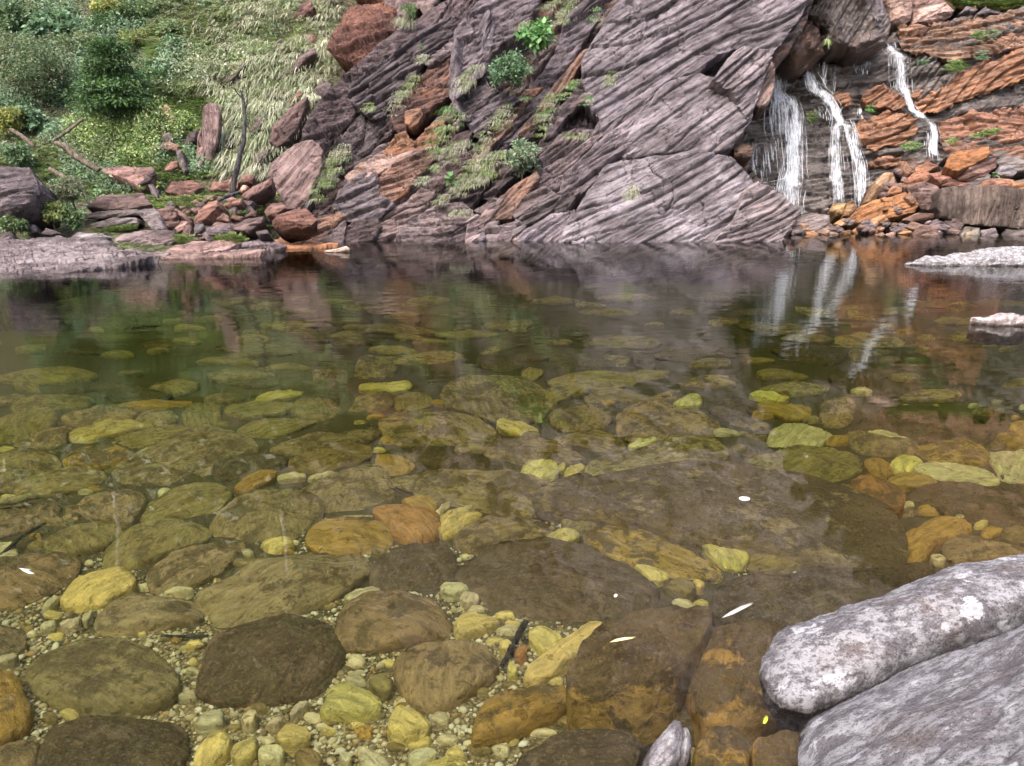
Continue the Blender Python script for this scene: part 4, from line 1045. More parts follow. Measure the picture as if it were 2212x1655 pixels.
waterfall('middle waterfall stepping right then splitting into two strands', [
    ('upper_chute', [([(1055, 365, 40), (1068, 420, 70), (1085, 478, 84), (1140, 515, 80), (1185, 570, 56), (1212, 635, 54), (1225, 670, 80), (1225, 710, 100)], .8),
                     ([(1142, 305, 56), (1140, 370, 44), (1128, 470, 26)], .5), ([(1180, 330, 16), (1184, 460, 16), (1176, 520, 12)], .4), ([(1130, 570, 60), (1135, 650, 60)], .35)]),
    ('ledge_spill', [([(1150, 655, 12), (1230, 655, 16), (1310, 662, 12)], .9)]),
    ('left_strand', [([(1208, 640, 56), (1200, 680, 56), (1194, 780, 52), (1194, 900, 66), (1204, 1000, 66), (1214, 1105, 60)], .74)]),
    ('right_strand', [([(1245, 640, 60), (1262, 680, 60), (1290, 770, 64), (1322, 880, 78), (1330, 980, 70), (1326, 1112, 50)], .72), ([(1306, 668, 26), (1310, 740, 24), (1330, 860, 26)], .5)])], 500)
waterfall('right waterfall dropping from below the orange boulders in three steps', [
    ('upper_chute', [([(1478, 225, 26), (1496, 268, 60), (1540, 300, 76), (1545, 400, 80), (1550, 475, 80), (1580, 520, 50)], .74), ([(1512, 225, 20), (1510, 270, 30)], .5)]),
    ('middle_chute', [([(1555, 450, 60), (1585, 525, 40), (1612, 585, 34), (1650, 625, 44), (1690, 650, 36)], .85)]),
    ('lower_chute', [([(1680, 640, 36), (1715, 670, 40), (1728, 720, 44), (1726, 800, 50), (1736, 866, 56)], .8), ([(1690, 700, 26), (1684, 790, 24)], .35)])], 600)
waterfall('thin trickle veil on the dark wall between the middle and right falls', [('veil', [([(1348, 310, 64), (1346, 400, 66)], .3)])], 700)
waterfall('tiny spout low on the wall right of the middle waterfall', [('spout', [([(1328, 565, 10), (1332, 640, 22)], .9)])], 720)

# ------------------------------------------------------------------ pale boulders at the lower right
def plane3(*a):
    p = [at_z(np.array(x), np.array(y), z) for x, y, z in a]
    n = np.cross(p[1] - p[0], p[2] - p[0]); n /= np.linalg.norm(n)
    if n @ (CAMP - p[0]) < 0: n = -n
    return p[0], n
relief('boulder', P('9', '536,1130 543,1040 595,950 640,882 700,842 900,790 1000,742 1250,670 1450,572 1680,492 1850,470 2067,420 2300,352 2600,300 3000,260 3000,480 2600,610 2300,730 2067,822 1900,902 1600,992 1400,1072 1270,1152 1000,1292 900,1352 830,1402 760,1392 620,1372 570,1290'),
       plane3((1660, 1485, .06), (2212, 1194, .44), (2037, 1400, .22)), M_LICHEN, thick=.6, angle=24, f0=4, amp=.008, bulge=.12, radius=.10, facets=3, fslope=.22, step=3.6, seed=801, lump=.028,
       lumpscale=3.0, color=(.215, .208, .22), edge=2.5, label='long pale lichened boulder rising from the water at lower right', cat='boulder', group='pale boulders under the camera')
relief('boulder', P('9', '768,1470 830,1398 920,1338 1000,1278 1250,1168 1390,1080 1600,1000 1900,910 2067,830 2300,735 2600,615 3000,485 3000,2250 2000,2350 900,2200 740,1900 755,1655'),
       plane3((1727, 1600, .07), (2212, 1347, .38), (1963, 1655, .33)), M_LICHEN, thick=.6, angle=30, f0=4, amp=.006, bulge=.11, radius=.09, facets=2, fslope=.14, step=4.0, seed=802, lump=.028,
       lumpscale=3.0, color=(.25, .243, .257), edge=2.5, label='grey white boulder filling the bottom right corner', cat='boulder', group='pale boulders under the camera')
o = relief('rock', P('8', '1640,1720 1700,1640 1760,1540 1830,1455 1890,1388 1930,1393 1942,1430 1938,1500 1925,1600 1890,1720'),
       (at_z(1440., 1640., .06), np.array([-.25, -.62, .75])), M_LICHEN, thick=.4, angle=62, f0=14, amp=.012, bulge=.08, radius=.05, step=2.0, seed=803, lump=.015,
       lumpscale=6.0, color=(.34, .32, .33), edge=2.0, label='pointed cleft grey rock poking out at the bottom edge', cat='rock')
o2 = relief('split_blade', P('8', '1925,1600 1938,1500 1950,1432 1972,1428 1998,1488 1986,1600 1960,1720 1900,1720'),
       (at_z(1482., 1640., .04), np.array([.3, -.6, .75])), M_LICHEN, thick=.4, angle=70, f0=14, amp=.01, bulge=.06, radius=.04, step=2.0, seed=804, lump=.012,
       lumpscale=6.0, color=(.33, .31, .32), edge=1.5, parent=o)

# ------------------------------------------------------------------ stones on the pool bed
def chaikin(p, k=2):
    for _ in range(k):
        q = np.roll(p, -1, 0)
        p = np.stack([.75 * p + .25 * q, .25 * p + .75 * q], 1).reshape(-1, 2)
    return p

def bed_stone(poly, z=None, h=.07, q=3.0, round_=2, colr=(.3, .25, .12), algae=.5, seed=0, nth=60, nr=13, name='river_stone', rough=1.0, rim=.05, raw=False):
    """a water worn stone: outline as seen, domed top, sides down into the bed"""
    g = at_z(poly[:, 0], poly[:, 1], -.65)
    if z is None:
        c = g.mean(0)
        for _ in range(4): c = at_z(*poly.mean(0), float(bed_z(c[0], c[1])) + rim)
        z = float(bed_z(c[0], c[1])) + rim
    g = at_z(poly[:, 0], poly[:, 1], z)[:, :2]
    g = chaikin(g, round_)
    # even samples along the outline
    d = np.concatenate([[0], np.cumsum(np.hypot(*(np.roll(g, -1, 0) - g).T))])
    gg = np.vstack([g, g[:1]])
    t = np.linspace(0, d[-1], nth, endpoint=False)
    ring = np.stack([np.interp(t, d, gg[:, 0]), np.interp(t, d, gg[:, 1])], -1)
    a = .5 * np.sum(ring[:, 0] * np.roll(ring[:, 1], -1) - np.roll(ring[:, 0], -1) * ring[:, 1])
    if a < 0: ring = ring[::-1]
    cen = ring.mean(0)
    size = math.sqrt(abs(a))
    zb = float(bed_z(cen[0], cen[1])) - .06
    ss = np.concatenate([np.sin(np.linspace(0, math.pi / 2, nr))[1:], ])
    V = [np.array([[cen[0], cen[1], z + h]])]
    tilt = (np.random.default_rng(seed).uniform(-.12, .12, 2)) * h / .07
    for s in ss:
        xy = cen + (ring - cen) * s
        zz = z + h * (1 - s ** q) ** .6
        V.append(np.column_stack([xy, np.full(nth, zz)]))
    lows = [(1.015, z - .25 * (z - zb)), (.99, z - .6 * (z - zb)), (.93, zb)]
    for s, zz in lows:
        V.append(np.column_stack([cen + (ring - cen) * s, np.full(nth, zz)]))
    v = np.concatenate(V)
    rr = size * .5
    k = 1.5 / rr
    nn = np.stack([noise3(v[:, 0] * k + 7 * j, v[:, 1] * k, v[:, 2] * k * 1.5, seed + 3 * j) for j in range(3)], -1)
    n2 = fbm(v[:, 0] * k * 3, v[:, 1] * k * 3, v[:, 2] * k * 4, seed + 17, 3)
    v = v + nn * rr * np.array([.03, .03, .07]) * rough
    v[:, 2] += n2 * rr * .03 * rough
    # broad worn facets
    fa = np.random.default_rng(seed + 9).uniform(0, 6.28, 3)
    for j in range(3):
        dd = ((v[:, 0] - cen[0]) * math.cos(fa[j]) + (v[:, 1] - cen[1]) * math.sin(fa[j])) / rr
        v[:, 2] -= np.where(v[:, 2] > z - .02, np.clip(dd - .25, 0, 2) * rr * .11, 0)
    m = len(ss) + len(lows)
    idx = 1 + np.arange(m * nth).reshape(m, nth)
    nx = np.roll(idx, -1, 1)
    tris = np.stack([np.zeros(nth, int), idx[0], nx[0]], -1)
    quads = np.stack([idx[:-1], idx[1:], nx[1:], nx[:-1]], -1).reshape(-1, 4)
    rg = np.random.default_rng(seed + 1)
    # grain follows the long axis
    cc = (ring - cen); w, e = np.linalg.eigh(cc.T @ cc)
    ax = e[:, 1]; 
    lx = (v[:, :2] - cen) @ ax; ly = (v[:, :2] - cen) @ np.array([-ax[1], ax[0]])
    st = np.stack([lx, ly, v[:, 2] - z], -1) + rg.uniform(-5, 5, 3)
    if raw: return v, tris, quads, st
    base = np.array([cen[0], cen[1], zb])
    me = make_mesh(name, v - base, [tris, quads], {'st': ('FLOAT_VECTOR', st)})
    o = link(name, me, M_BED, None, colr, {'algae': algae})
    o.location = base
    return o, size

TONES = {'b': ((.38, .285, .15), .60, 'brown'), 'd': ((.20, .155, .09), .74, 'dark brown'), 'o': ((.33, .26, .11), .52, 'olive'),
         'y': ((.72, .60, .22), .22, 'yellow'), 'p': ((.70, .63, .38), .12, 'pale yellow'), 'g': ((.48, .31, .09), .44, 'golden brown'),
         'r': ((.46, .24, .085), .42, 'orange')}
# region, tone, options (z rim height, h dome height, q flatness, sharp), outline; L is a label written for that stone
STONES = [
 ('7','b','90,1110 160,1030 330,930 520,890 690,910 850,970 980,1050 1045,1130 1040,1200 960,1260 760,1310 520,1340 380,1310 230,1260 150,1180',dict(h=.13,L='largest mottled brown oval stone on the gravel at lower left')),
 ('7','d','1120,1190 1150,1100 1170,1000 1230,900 1400,830 1600,770 1850,775 1940,820 1990,950 1990,1020 1900,1150 1790,1230 1500,1255 1250,1250 1140,1230',dict(h=.16,L='big dark brown boulder under water right of the mottled oval stone')),
 ('7','g','-220,1060 0,1085 60,1110 130,1180 185,1290 180,1390 100,1450 0,1510 -220,1560',dict(h=.13,L='golden stone cut by the left edge near the bottom')),
 ('7','d','200,1655 230,1540 300,1440 480,1380 700,1350 950,1370 1060,1410 1090,1480 1080,1570 1020,1655 900,1780 300,1780',dict(h=.14,L='dark purple brown stone cut by the bottom edge at left')),
 ('7','b','-120,1600 0,1560 100,1510 200,1490 240,1500 210,1600 190,1655 100,1720 -120,1720',dict(h=.08,L='brown stone in the bottom left corner')),
 ('7','y','345,690 380,620 470,560 640,540 760,510 790,570 780,620 700,660 610,720 450,735 370,730',dict(h=.12,L='bright yellow pitted stone split by a crack at left')),
 ('7','b','540,840 560,770 640,710 800,670 1000,655 1120,680 1180,760 1150,810 950,840 700,875 600,875',dict(h=.09)),
 ('7','b','1080,680 1230,590 1400,530 1540,440 1700,400 2000,400 2140,420 2150,490 2050,580 1900,680 1700,770 1500,820 1340,850 1230,830 1180,750',dict(h=.14,L='huge brown stone behind the big dark boulder')),
 ('7','o','600,480 610,400 680,320 800,230 920,205 1080,220 1190,270 1200,310 1150,370 980,420 850,480 700,500',dict(h=.1)),
 ('7','b','855,560 900,500 1040,430 1250,350 1380,335 1400,390 1330,460 1230,540 1100,590 900,615',dict(h=.08)),
 ('7','b','-220,480 0,460 200,450 400,440 450,470 430,520 340,590 200,660 80,710 -220,740',dict(h=.1,L='long orange brown stone cut by the left edge')),
 ('7','o','250,350 300,300 420,240 560,230 700,270 715,300 620,370 520,400 370,440 290,410',dict(h=.09)),
 ('7','b','440,155 480,110 600,50 720,35 830,75 830,140 770,230 690,245 560,220',dict(h=.1)),
 ('7','b','-120,150 0,145 150,125 290,110 345,140 330,190 250,240 100,290 0,340 -120,370',dict(h=.1)),
 ('7','o','800,190 860,130 1000,60 1150,30 1300,30 1330,60 1250,150 1180,180 1000,200 840,235',dict(h=.08)),
 ('7','b','1230,230 1330,110 1450,60 1700,50 1850,90 1850,180 1800,240 1700,310 1570,345 1470,350 1330,310 1230,300',dict(h=.09)),
 ('8','g','-240,330 -200,260 -100,225 60,215 200,240 265,300 230,360 80,405 -80,410 -180,390',dict(h=.09,al=.45)),
 ('8','b','-60,770 0,690 120,640 260,630 420,670 560,720 600,800 580,860 470,910 250,940 100,960 -30,930 -70,850',dict(h=.12,L='brown oval stone just right of the big dark boulder')),
 ('8','y','-170,1340 -120,1270 -100,1190 0,1170 120,1230 200,1270 210,1310 160,1350 50,1365 -80,1355',dict(h=.09,L='smooth yellow three sided stone on the gravel below the big dark boulder')),
 ('7','y','1115,1655 1140,1560 1210,1455 1290,1430 1345,1490 1335,1570 1230,1640 1180,1680',dict(h=.08)),
 ('7','y','1330,1570 1370,1530 1470,1490 1505,1520 1470,1590 1390,1620 1340,1600',dict(h=.06)),
 ('7','y','1590,1490 1640,1430 1720,1410 1790,1440 1800,1490 1740,1530 1640,1540 1600,1520',dict(h=.06)),
 ('7','p','1110,1400 1140,1360 1280,1335 1300,1360 1280,1420 1180,1430',dict(h=.04,sh=1)),
 ('7','p','1390,1370 1470,1325 1490,1360 1470,1410 1410,1420',dict(h=.04,sh=1)),
 ('7','p','1540,1410 1590,1380 1640,1370 1630,1400 1570,1430',dict(h=.03)),
 ('7','p','1490,1560 1540,1540 1650,1550 1640,1600 1560,1630 1500,1610',dict(h=.04,sh=1)),
 ('7','o','1700,1560 1760,1520 1820,1550 1880,1640 1880,1720 1760,1720 1710,1640',dict(h=.06)),
 ('7','p','1960,1580 2020,1575 2040,1610 2010,1640 1970,1630',dict(h=.03)),
 ('7','p','1670,1350 1720,1290 1790,1280 1770,1310 1700,1360',dict(h=.03)),
 ('7','p','230,740 300,680 350,660 330,700 260,750',dict(h=.03)),
 ('7','p','340,840 400,800 470,790 450,830 370,855',dict(h=.02)),
 ('7','p','470,800 500,760 540,750 520,800 490,820',dict(h=.02)),
 ('7','p','220,850 270,815 330,810 310,845 250,860',dict(h=.02)),
 ('7','p','-40,1040 40,1010 110,1000 100,1030 20,1055',dict(h=.03)),
 ('7','p','-60,400 0,360 90,350 60,390 0,420',dict(h=.03)),
 ('7','p','-40,460 0,430 90,405 110,440 40,465',dict(h=.03)),
 ('7','p','930,640 1000,625 1110,615 1120,635 1000,655',dict(h=.03)),
 ('8','p','55,1580 90,1540 160,1570 260,1640 270,1720 120,1720',dict(h=.06,al=.3)),
 ('8','p','340,1600 400,1560 500,1560 530,1580 480,1620 400,1640',dict(h=.04)),
 ('8','y','430,1655 500,1620 600,1600 700,1630 720,1720 430,1720',dict(h=.05)),
 ('8','y','220,1410 290,1320 370,1340 450,1390 490,1420 460,1460 380,1490 270,1490',dict(h=.09,sh=1,L='angular yellow pitted stone on the gravel near the bottom')),
 ('8','b','270,1020 330,950 430,910 560,895 720,920 840,980 890,1060 860,1140 740,1210 640,1280 560,1330 440,1330 330,1250 280,1150',dict(h=.12,L='round brown stone on the gravel near the bottom middle')),
 ('8','d','140,540 180,470 300,390 420,355 560,370 620,410 620,500 590,570 480,610 250,615 150,600',dict(h=.11,L='dark olive egg shaped stone in the centre of the near water')),
 ('8','r','150,150 230,120 330,140 420,160 520,190 530,280 510,330 400,350 280,335 220,240',dict(h=.11,sh=1,L='brightest orange stone, a knuckle shape above the dark egg stone')),
 ('8','g','300,120 390,85 470,100 525,140 500,180 420,160',dict(h=.08,al=.4)),
 ('8','y','530,220 640,175 800,190 720,240 640,310 560,320 530,290',dict(h=.07)),
 ('8','p','500,190 580,125 605,130 570,190 530,215',dict(h=.04)),
 ('8','b','620,330 700,260 830,200 1000,190 1130,230 1180,290 1120,340 900,340 760,400 680,380',dict(h=.08)),
 ('8','d','640,500 770,440 800,390 900,350 1080,330 1250,370 1500,440 1650,500 1770,590 1790,640 1740,700 1600,760 1400,790 1200,770 900,740 800,680 700,600',dict(h=.15,al=.66,L='long striped brown boulder in the middle of the near water')),
 ('5','b','240,1425 320,1390 600,1360 900,1395 1150,1430 1250,1480 1280,1570 1240,1625 1050,1625 800,1580 560,1530 400,1470',dict(h=.09,L='long brown slab behind the orange knuckle stone')),
 ('D','b','1180,1060 1200,1035 1320,1010 1500,1000 1600,1000 1750,1030 1900,1090 1936,1140 1930,1200 1800,1178 1600,1142 1400,1100 1250,1075',dict(h=.04,q=14,rim=.24,sh=1,rd=0,ro=.35,al=.74,L='great flat slab with a dark undercut edge at centre right')),
 ('8','g','1400,290 1480,270 1650,290 1850,330 2000,400 2150,490 2159,560 2000,550 1850,530 1650,490 1500,430 1420,360',dict(h=.08,al=.62,L='golden brown streaked stone below the great flat slab')),
 ('8','y','1150,340 1200,290 1290,270 1345,310 1320,350 1220,385 1170,370',dict(h=.06)),
 ('8','o','1240,230 1300,180 1420,160 1500,200 1480,250 1380,300 1280,280',dict(h=.05)),
 ('8','y','1660,490 1740,490 1860,540 1850,560 1770,580 1690,530',dict(h=.05)),
 ('8','o','1830,600 1900,565 2010,590 2030,640 1960,670 1890,640',dict(h=.05)),
 ('8','y','1990,570 2060,580 2075,610 2030,630',dict(h=.03)),
 ('9','y','200,380 260,330 340,340 460,380 480,430 440,500 370,500 280,450',dict(h=.07)),
 ('9','o','480,450 560,400 720,400 800,440 760,490 620,520 500,510',dict(h=.05)),
 ('9','g','1310,400 1330,350 1430,280 1560,230 1700,240 1765,290 1720,340 1580,360 1520,420 1440,465 1360,460',dict(h=.1,L='golden boot shaped stone at the end of the great flat slab')),
 ('9','o','770,80 830,30 930,10 1050,20 1130,70 1200,120 1130,160 1010,160 900,120',dict(h=.07,rim=.1)),
 ('9','r','1060,10 1150,-20 1290,-10 1380,60 1370,120 1290,125 1160,90',dict(h=.07,rim=.14,al=.6)),
 ('9','b','1610,360 1660,320 1800,340 2000,380 2120,400 2120,450 1900,450 1650,450 1620,400',dict(h=.08)),
 ('9','d','1400,80 1500,40 1700,30 1900,50 2150,60 2180,250 1900,260 1800,220 1600,160 1450,120',dict(h=.09,L='dark slab at the right edge behind the golden boot stone')),
 ('9','p','1520,430 1600,435 1620,465 1560,465',dict(h=.03)),
 ('9','d','250,600 400,560 700,540 1100,530 1300,500 1560,470 1500,540 1300,640 1000,730 900,800 600,830 300,740',dict(h=.08,rim=.2,L='dark drowned shelf just behind the long pale boulder')),
 ('9','g','130,930 260,860 420,835 640,850 720,900 660,1130 700,1320 500,1390 330,1420 190,1330 90,1130',dict(z=-.30,h=.27,q=2.0,ro=1.8,al=.72,L='orange brown drowned rock against the long pale boulder')),
 ('9','g','140,1600 200,1480 330,1440 450,1460 490,1500 500,1570 470,1655 460,1760 150,1760',dict(z=-.12,h=.10,ro=2.5,al=.66,L='orange brown drowned rock right of the pointed cleft rock')),
 ('9','g','490,1490 600,1490 720,1470 790,1490 790,1655 780,1760 500,1760',dict(z=-.12,h=.08,ro=2.5,al=.66,L='rusty drowned rock at the foot of the corner boulder')),
 ('8','g','1260,1080 1330,1000 1420,900 1550,800 1800,740 2085,740 2112,820 2080,870 1990,970 1950,1050 1800,1110 1700,1150 1450,1160 1300,1150',dict(z=-.14,h=.10,q=2.2,ro=2.6,al=.88,L='brown angular rock with an orange end nearly reaching the surface')),
 ('8','y','1015,1135 1050,1085 1190,985 1290,895 1390,815 1470,795 1510,825 1480,870 1400,955 1310,1045 1160,1130 1060,1170',dict(h=.07,al=.35,L='long thin yellow stone like a log on the gravel')),
 ('8','g','710,1480 740,1350 800,1260 950,1220 1150,1200 1300,1210 1320,1260 1230,1330 1100,1380 980,1440 830,1480 750,1500',dict(h=.1,al=.6,L='dark golden rock right of the round brown stone')),
 ('8','d','950,1655 1020,1540 1150,1490 1400,1450 1640,1480 1720,1560 1680,1655 1640,1760 950,1760',dict(z=-.2,h=.1,L='dark drowned rock left of the pointed cleft rock')),
 ('8','d','1320,1280 1500,1200 1800,1180 2000,1200 2159,1300 2100,1420 1900,1410 1500,1440 1300,1380',dict(h=.05,rim=.1,L='dark flat drowned rock between the orange ended rock and the pointed rock')),
 ('8','y','1040,890 1080,840 1200,880 1260,925 1240,950 1140,990 1090,960',dict(h=.06,sh=1,L='yellow square stone beside the long thin yellow stone')),
 ('8','y','620,800 700,760 820,780 895,810 860,850 740,870 650,890 620,860',dict(h=.05)),
 ('8','p','530,640 570,590 650,600 715,610 690,640 600,670',dict(h=.05,sh=1)),
 ('8','p','650,680 690,640 760,650 770,690 720,715 670,710',dict(h=.04)),
 ('8','p','690,750 740,725 810,735 790,755 730,765',dict(h=.02)),
 ('8','p','-20,655 120,620 210,625 150,660 0,690',dict(h=.03)),
 ('8','o','120,1150 200,1110 270,1150 270,1210 200,1235 140,1200',dict(h=.06)),
 ('8','y','880,940 940,920 960,950 930,985 885,975',dict(h=.03)),
 ('8','y','920,1100 945,1040 985,1080 990,1110 950,1120',dict(h=.03)),
 ('8','r','960,1010 1000,960 1040,965 1045,1000 1000,1030',dict(h=.03,al=.2)),
 ('4','b','60,980 150,930 400,900 520,920 550,950 450,1000 250,1020 120,1020',dict(h=.08)),
 ('4','d','570,900 700,870 900,870 1000,900 1010,920 900,950 700,960',dict(h=.08)),
 ('4','b','-60,950 80,910 160,920 150,940 60,960 -60,970',dict(h=.06)),
 ('4','b','370,1050 450,1000 600,960 720,970 820,1010 780,1050 600,1080 420,1080',dict(h=.08)),
 ('4','o','-120,1100 50,1040 250,1010 340,1040 300,1100 200,1150 50,1190 -120,1190',dict(h=.09)),
 ('4','b','160,1180 200,1130 350,1100 430,1100 390,1150 400,1190 320,1215 230,1220',dict(h=.07)),
 ('4','y','360,1150 450,1110 650,1075 830,1065 900,1090 850,1110 650,1150 500,1190',dict(h=.06,al=.5,L='long yellowish stone in the left shallows')),
 ('4','o','660,1170 800,1120 1000,1100 1250,1105 1180,1150 1000,1190 850,1210 730,1215',dict(h=.07)),
 ('4','b','790,1060 870,1010 1000,1000 1060,1040 1020,1090 900,1090',dict(h=.07)),
 ('4','o','1080,1010 1110,960 1200,950 1290,970 1310,1040 1280,1090 1180,1095 1100,1080',dict(h=.08,al=.5,L='round drum shaped yellow brown stone at left of centre')),
 ('4','o','1330,1000 1400,960 1550,940 1700,950 1740,980 1650,1020 1450,1045 1370,1030',dict(h=.06)),
 ('4','y','1500,940 1600,900 1750,880 1810,890 1700,930 1580,950',dict(h=.04,al=.4)),
 ('4','o','1720,1010 1780,930 1900,920 2000,960 2020,1010 1950,1050 1850,1060 1760,1040',dict(h=.07)),
 ('4','g','370,1330 420,1240 520,1210 650,1215 780,1260 770,1290 650,1320 480,1345',dict(h=.08,al=.7)),
 ('4','b','-80,1330 30,1260 150,1240 300,1260 360,1320 270,1360 150,1340',dict(h=.08)),
 ('4','b','-80,1450 -40,1360 80,1345 190,1350 230,1390 150,1440 30,1470',dict(h=.09)),
 ('4','o','80,1480 200,1390 400,1345 600,1340 610,1380 560,1450 350,1500 150,1500',dict(h=.08)),
 ('4','b','590,1390 700,1290 950,1190 1250,1120 1450,1150 1500,1230 1450,1300 1250,1390 1050,1450 820,1465 650,1430',dict(h=.12,L='largest brown stone in the left middle, over gravel')),
 ('4','o','1390,1120 1500,1060 1700,1040 1900,1050 1800,1110 1650,1165 1500,1160',dict(h=.06)),
 ('4','b','1610,1230 1700,1190 1900,1150 2100,1110 2212,1100 2250,1140 2150,1190 1950,1230 1750,1255 1640,1250',dict(h=.07)),
 ('4','d','1260,1390 1280,1330 1400,1290 1600,1270 1700,1280 1690,1310 1600,1350 1450,1380 1300,1410',dict(h=.09)),
 ('4','g','1390,1450 1450,1400 1580,1360 1640,1365 1600,1420 1480,1470 1410,1480',dict(h=.05,al=.4)),
 ('4','p','1640,1390 1700,1380 1810,1385 1800,1405 1660,1410',dict(h=.03)),
 ('4','p','1820,1400 1900,1375 2000,1370 1960,1395 1850,1415',dict(h=.03)),
 ('4','o','1710,1320 1800,1270 2000,1220 2180,1210 2200,1230 2150,1290 1950,1350 1750,1370',dict(h=.07)),
 ('4','y','800,1260 880,1220 1020,1200 960,1240 860,1270',dict(h=.04)),
 ('4','b','870,850 1000,820 1150,830 1180,870 1050,910 950,890',dict(h=.06)),
 ('4','d','160,900 400,850 700,840 860,850 700,870 400,890',dict(h=.05)),
 ('4','g','640,990 800,955 1000,945 1120,940 1110,960 900,990 700,1000',dict(h=.05)),
 ('4','p','930,1495 960,1470 1015,1475 1000,1500 950,1510',dict(h=.03)),
 ('5','b','-280,1500 -150,1400 0,1350 150,1320 240,1400 270,1500 260,1560 150,1620 -100,1620 -250,1580',dict(h=.11,L='large brown stone left of the long brown slab')),
 ('5','y','75,850 130,835 350,840 385,870 300,890 90,890',dict(h=.05,sh=1,al=.05,L='bright yellow block shining in the middle distance')),
 ('5','g','160,1290 250,1260 380,1290 410,1340 300,1400 240,1395',dict(h=.06,sh=1,al=.4)),
 ('5','d','350,1250 450,1225 700,1260 900,1300 1010,1360 990,1410 900,1420 700,1390 500,1320 380,1290',dict(h=.08)),
 ('5','y','1030,1380 1050,1320 1150,1310 1250,1320 1250,1390 1150,1410 1040,1410',dict(h=.05,sh=1)),
 ('5','y','1255,1330 1280,1318 1300,1330 1295,1355 1262,1360',dict(h=.03)),
 ('5','y','1280,1390 1330,1330 1420,1330 1380,1370 1320,1405',dict(h=.04)),
 ('5','p','720,1390 800,1380 860,1400 800,1412 740,1410',dict(h=.02)),
 ('5','b','820,1230 900,1180 1100,1180 1300,1220 1450,1290 1400,1310 1200,1300 950,1310 850,1280',dict(h=.07)),
 ('5','b','200,1050 350,1000 500,990 700,1020 830,1080 900,1140 850,1180 600,1195 400,1220 220,1150',dict(h=.09)),
 ('5','b','560,900 650,830 850,800 1050,820 1180,880 1210,950 1150,1020 1000,1050 850,1040 700,1000 600,960',dict(h=.1,L='broad oval brown slab in the middle distance with a curved pale rim')),
 ('5','y','880,1090 950,1060 1080,1080 1140,1120 1080,1145 940,1130',dict(h=.05)),
 ('5','b','1190,1020 1300,960 1450,950 1560,1000 1560,1070 1450,1100 1250,1110',dict(h=.08)),
 ('5','b','1200,1170 1350,1130 1500,1120 1650,1200 1600,1235 1450,1230 1280,1200',dict(h=.06)),
 ('5','o','1160,890 1250,850 1400,870 1450,890 1300,920 1230,960',dict(h=.06)),
 ('5','b','1610,1030 1750,950 1900,870 1970,880 1950,950 1850,1040 1700,1130 1610,1150',dict(h=.09)),
 ('5','y','1930,980 2000,930 2090,920 2110,960 2050,990',dict(h=.05)),
 ('5','b','1640,1160 1850,1040 2000,990 2150,1050 2212,1100 2150,1150 1980,1140 1900,1160 1750,1180',dict(h=.07)),
 ('5','b','1400,1350 1500,1280 1800,1210 2000,1150 2212,1190 2250,1280 2000,1360 1700,1390 1500,1400',dict(h=.09,L='big brown slab behind the great flat slab')),
 ('5','p','1660,1205 1750,1172 1850,1168 1800,1210 1700,1225',dict(h=.03)),
 ('5','y','1970,1375 2050,1345 2150,1350 2120,1385 2030,1392',dict(h=.04,rim=.2)),
 ('5','b','10,960 200,900 280,900 260,980 150,1010',dict(h=.06)),
 ('5','o','280,920 400,890 520,940 480,980 300,1000',dict(h=.05)),
 ('5','b','40,780 100,680 260,700 300,750 250,810 100,810',dict(h=.07)),
 ('5','y','780,655 820,636 890,634 912,655 850,664',dict(h=.03)),
 ('5','d','760,710 850,680 1000,700 1050,740 950,760 830,750',dict(h=.06)),
 ('5','o','1030,790 1080,750 1180,760 1150,800 1060,815',dict(h=.05)),
 ('5','d','1370,700 1500,690 1620,740 1500,755 1400,740',dict(h=.06)),
 ('5','b','1510,690 1620,670 1680,690 1660,740 1540,730',dict(h=.07,sh=1)),
 ('5','d','1690,640 1790,650 1830,740 1790,780 1700,740',dict(h=.07,sh=1)),
 ('5','o','800,500 950,470 1110,480 1050,510 880,520',dict(h=.04)),
 ('5','d','800,610 900,585 1060,600 1000,630 880,640',dict(h=.05)),
 ('6','p','630,1210 690,1160 760,1115 880,1130 1050,1190 960,1250 900,1290 750,1280 630,1260',dict(h=.06,sh=1,al=.22,L='pale yellow angular slab at right of centre')),
 ('6','d','250,1030 350,980 480,975 550,1010 540,1060 450,1100 330,1080',dict(h=.1,sh=1,L='dark blocky stone left of the pale yellow angular slab')),
 ('6','y','35,1020 100,960 180,960 230,1000 150,1040',dict(h=.05)),
 ('6','b','1090,1180 1300,1170 1500,1220 1560,1290 1500,1330 1300,1330 1170,1290',dict(h=.08)),
 ('6','g','1530,1270 1650,1250 1850,1245 1930,1270 2010,1340 1950,1385 1800,1360 1650,1370',dict(h=.09,al=.6)),
 ('6','p','1520,1420 1560,1380 1800,1375 2000,1400 2060,1490 1900,1500 1650,1470',dict(h=.05,sh=1,al=.25,L='long pale greenish slab near the right edge')),
 ('6','p','1980,1310 2100,1300 2300,1290 2300,1480 2100,1485 2030,1400',dict(h=.05,sh=1,al=.15,L='palest angular stone cut by the right edge')),
 ('6','y','1380,1380 1440,1335 1550,1340 1590,1370 1500,1420 1420,1415',dict(h=.05)),
 ('6','g','1220,1390 1240,1340 1340,1350 1420,1420 1350,1460 1270,1450',dict(h=.06)),
 ('6','g','1360,1480 1450,1430 1600,1440 1690,1490 1600,1520 1450,1520',dict(h=.05,al=.35)),
 ('6','o','450,1400 700,1300 950,1260 1150,1300 1210,1380 1150,1430 950,1500 800,1540 550,1480',dict(h=.08,L='olive brown slab right of the big brown slab')),
 ('6','d','1100,1150 1330,1060 1600,1040 1850,1060 2000,1150 1950,1230 1700,1250 1350,1210',dict(h=.12,L='big dark reddish boulder under the mirrored orange wall at right')),
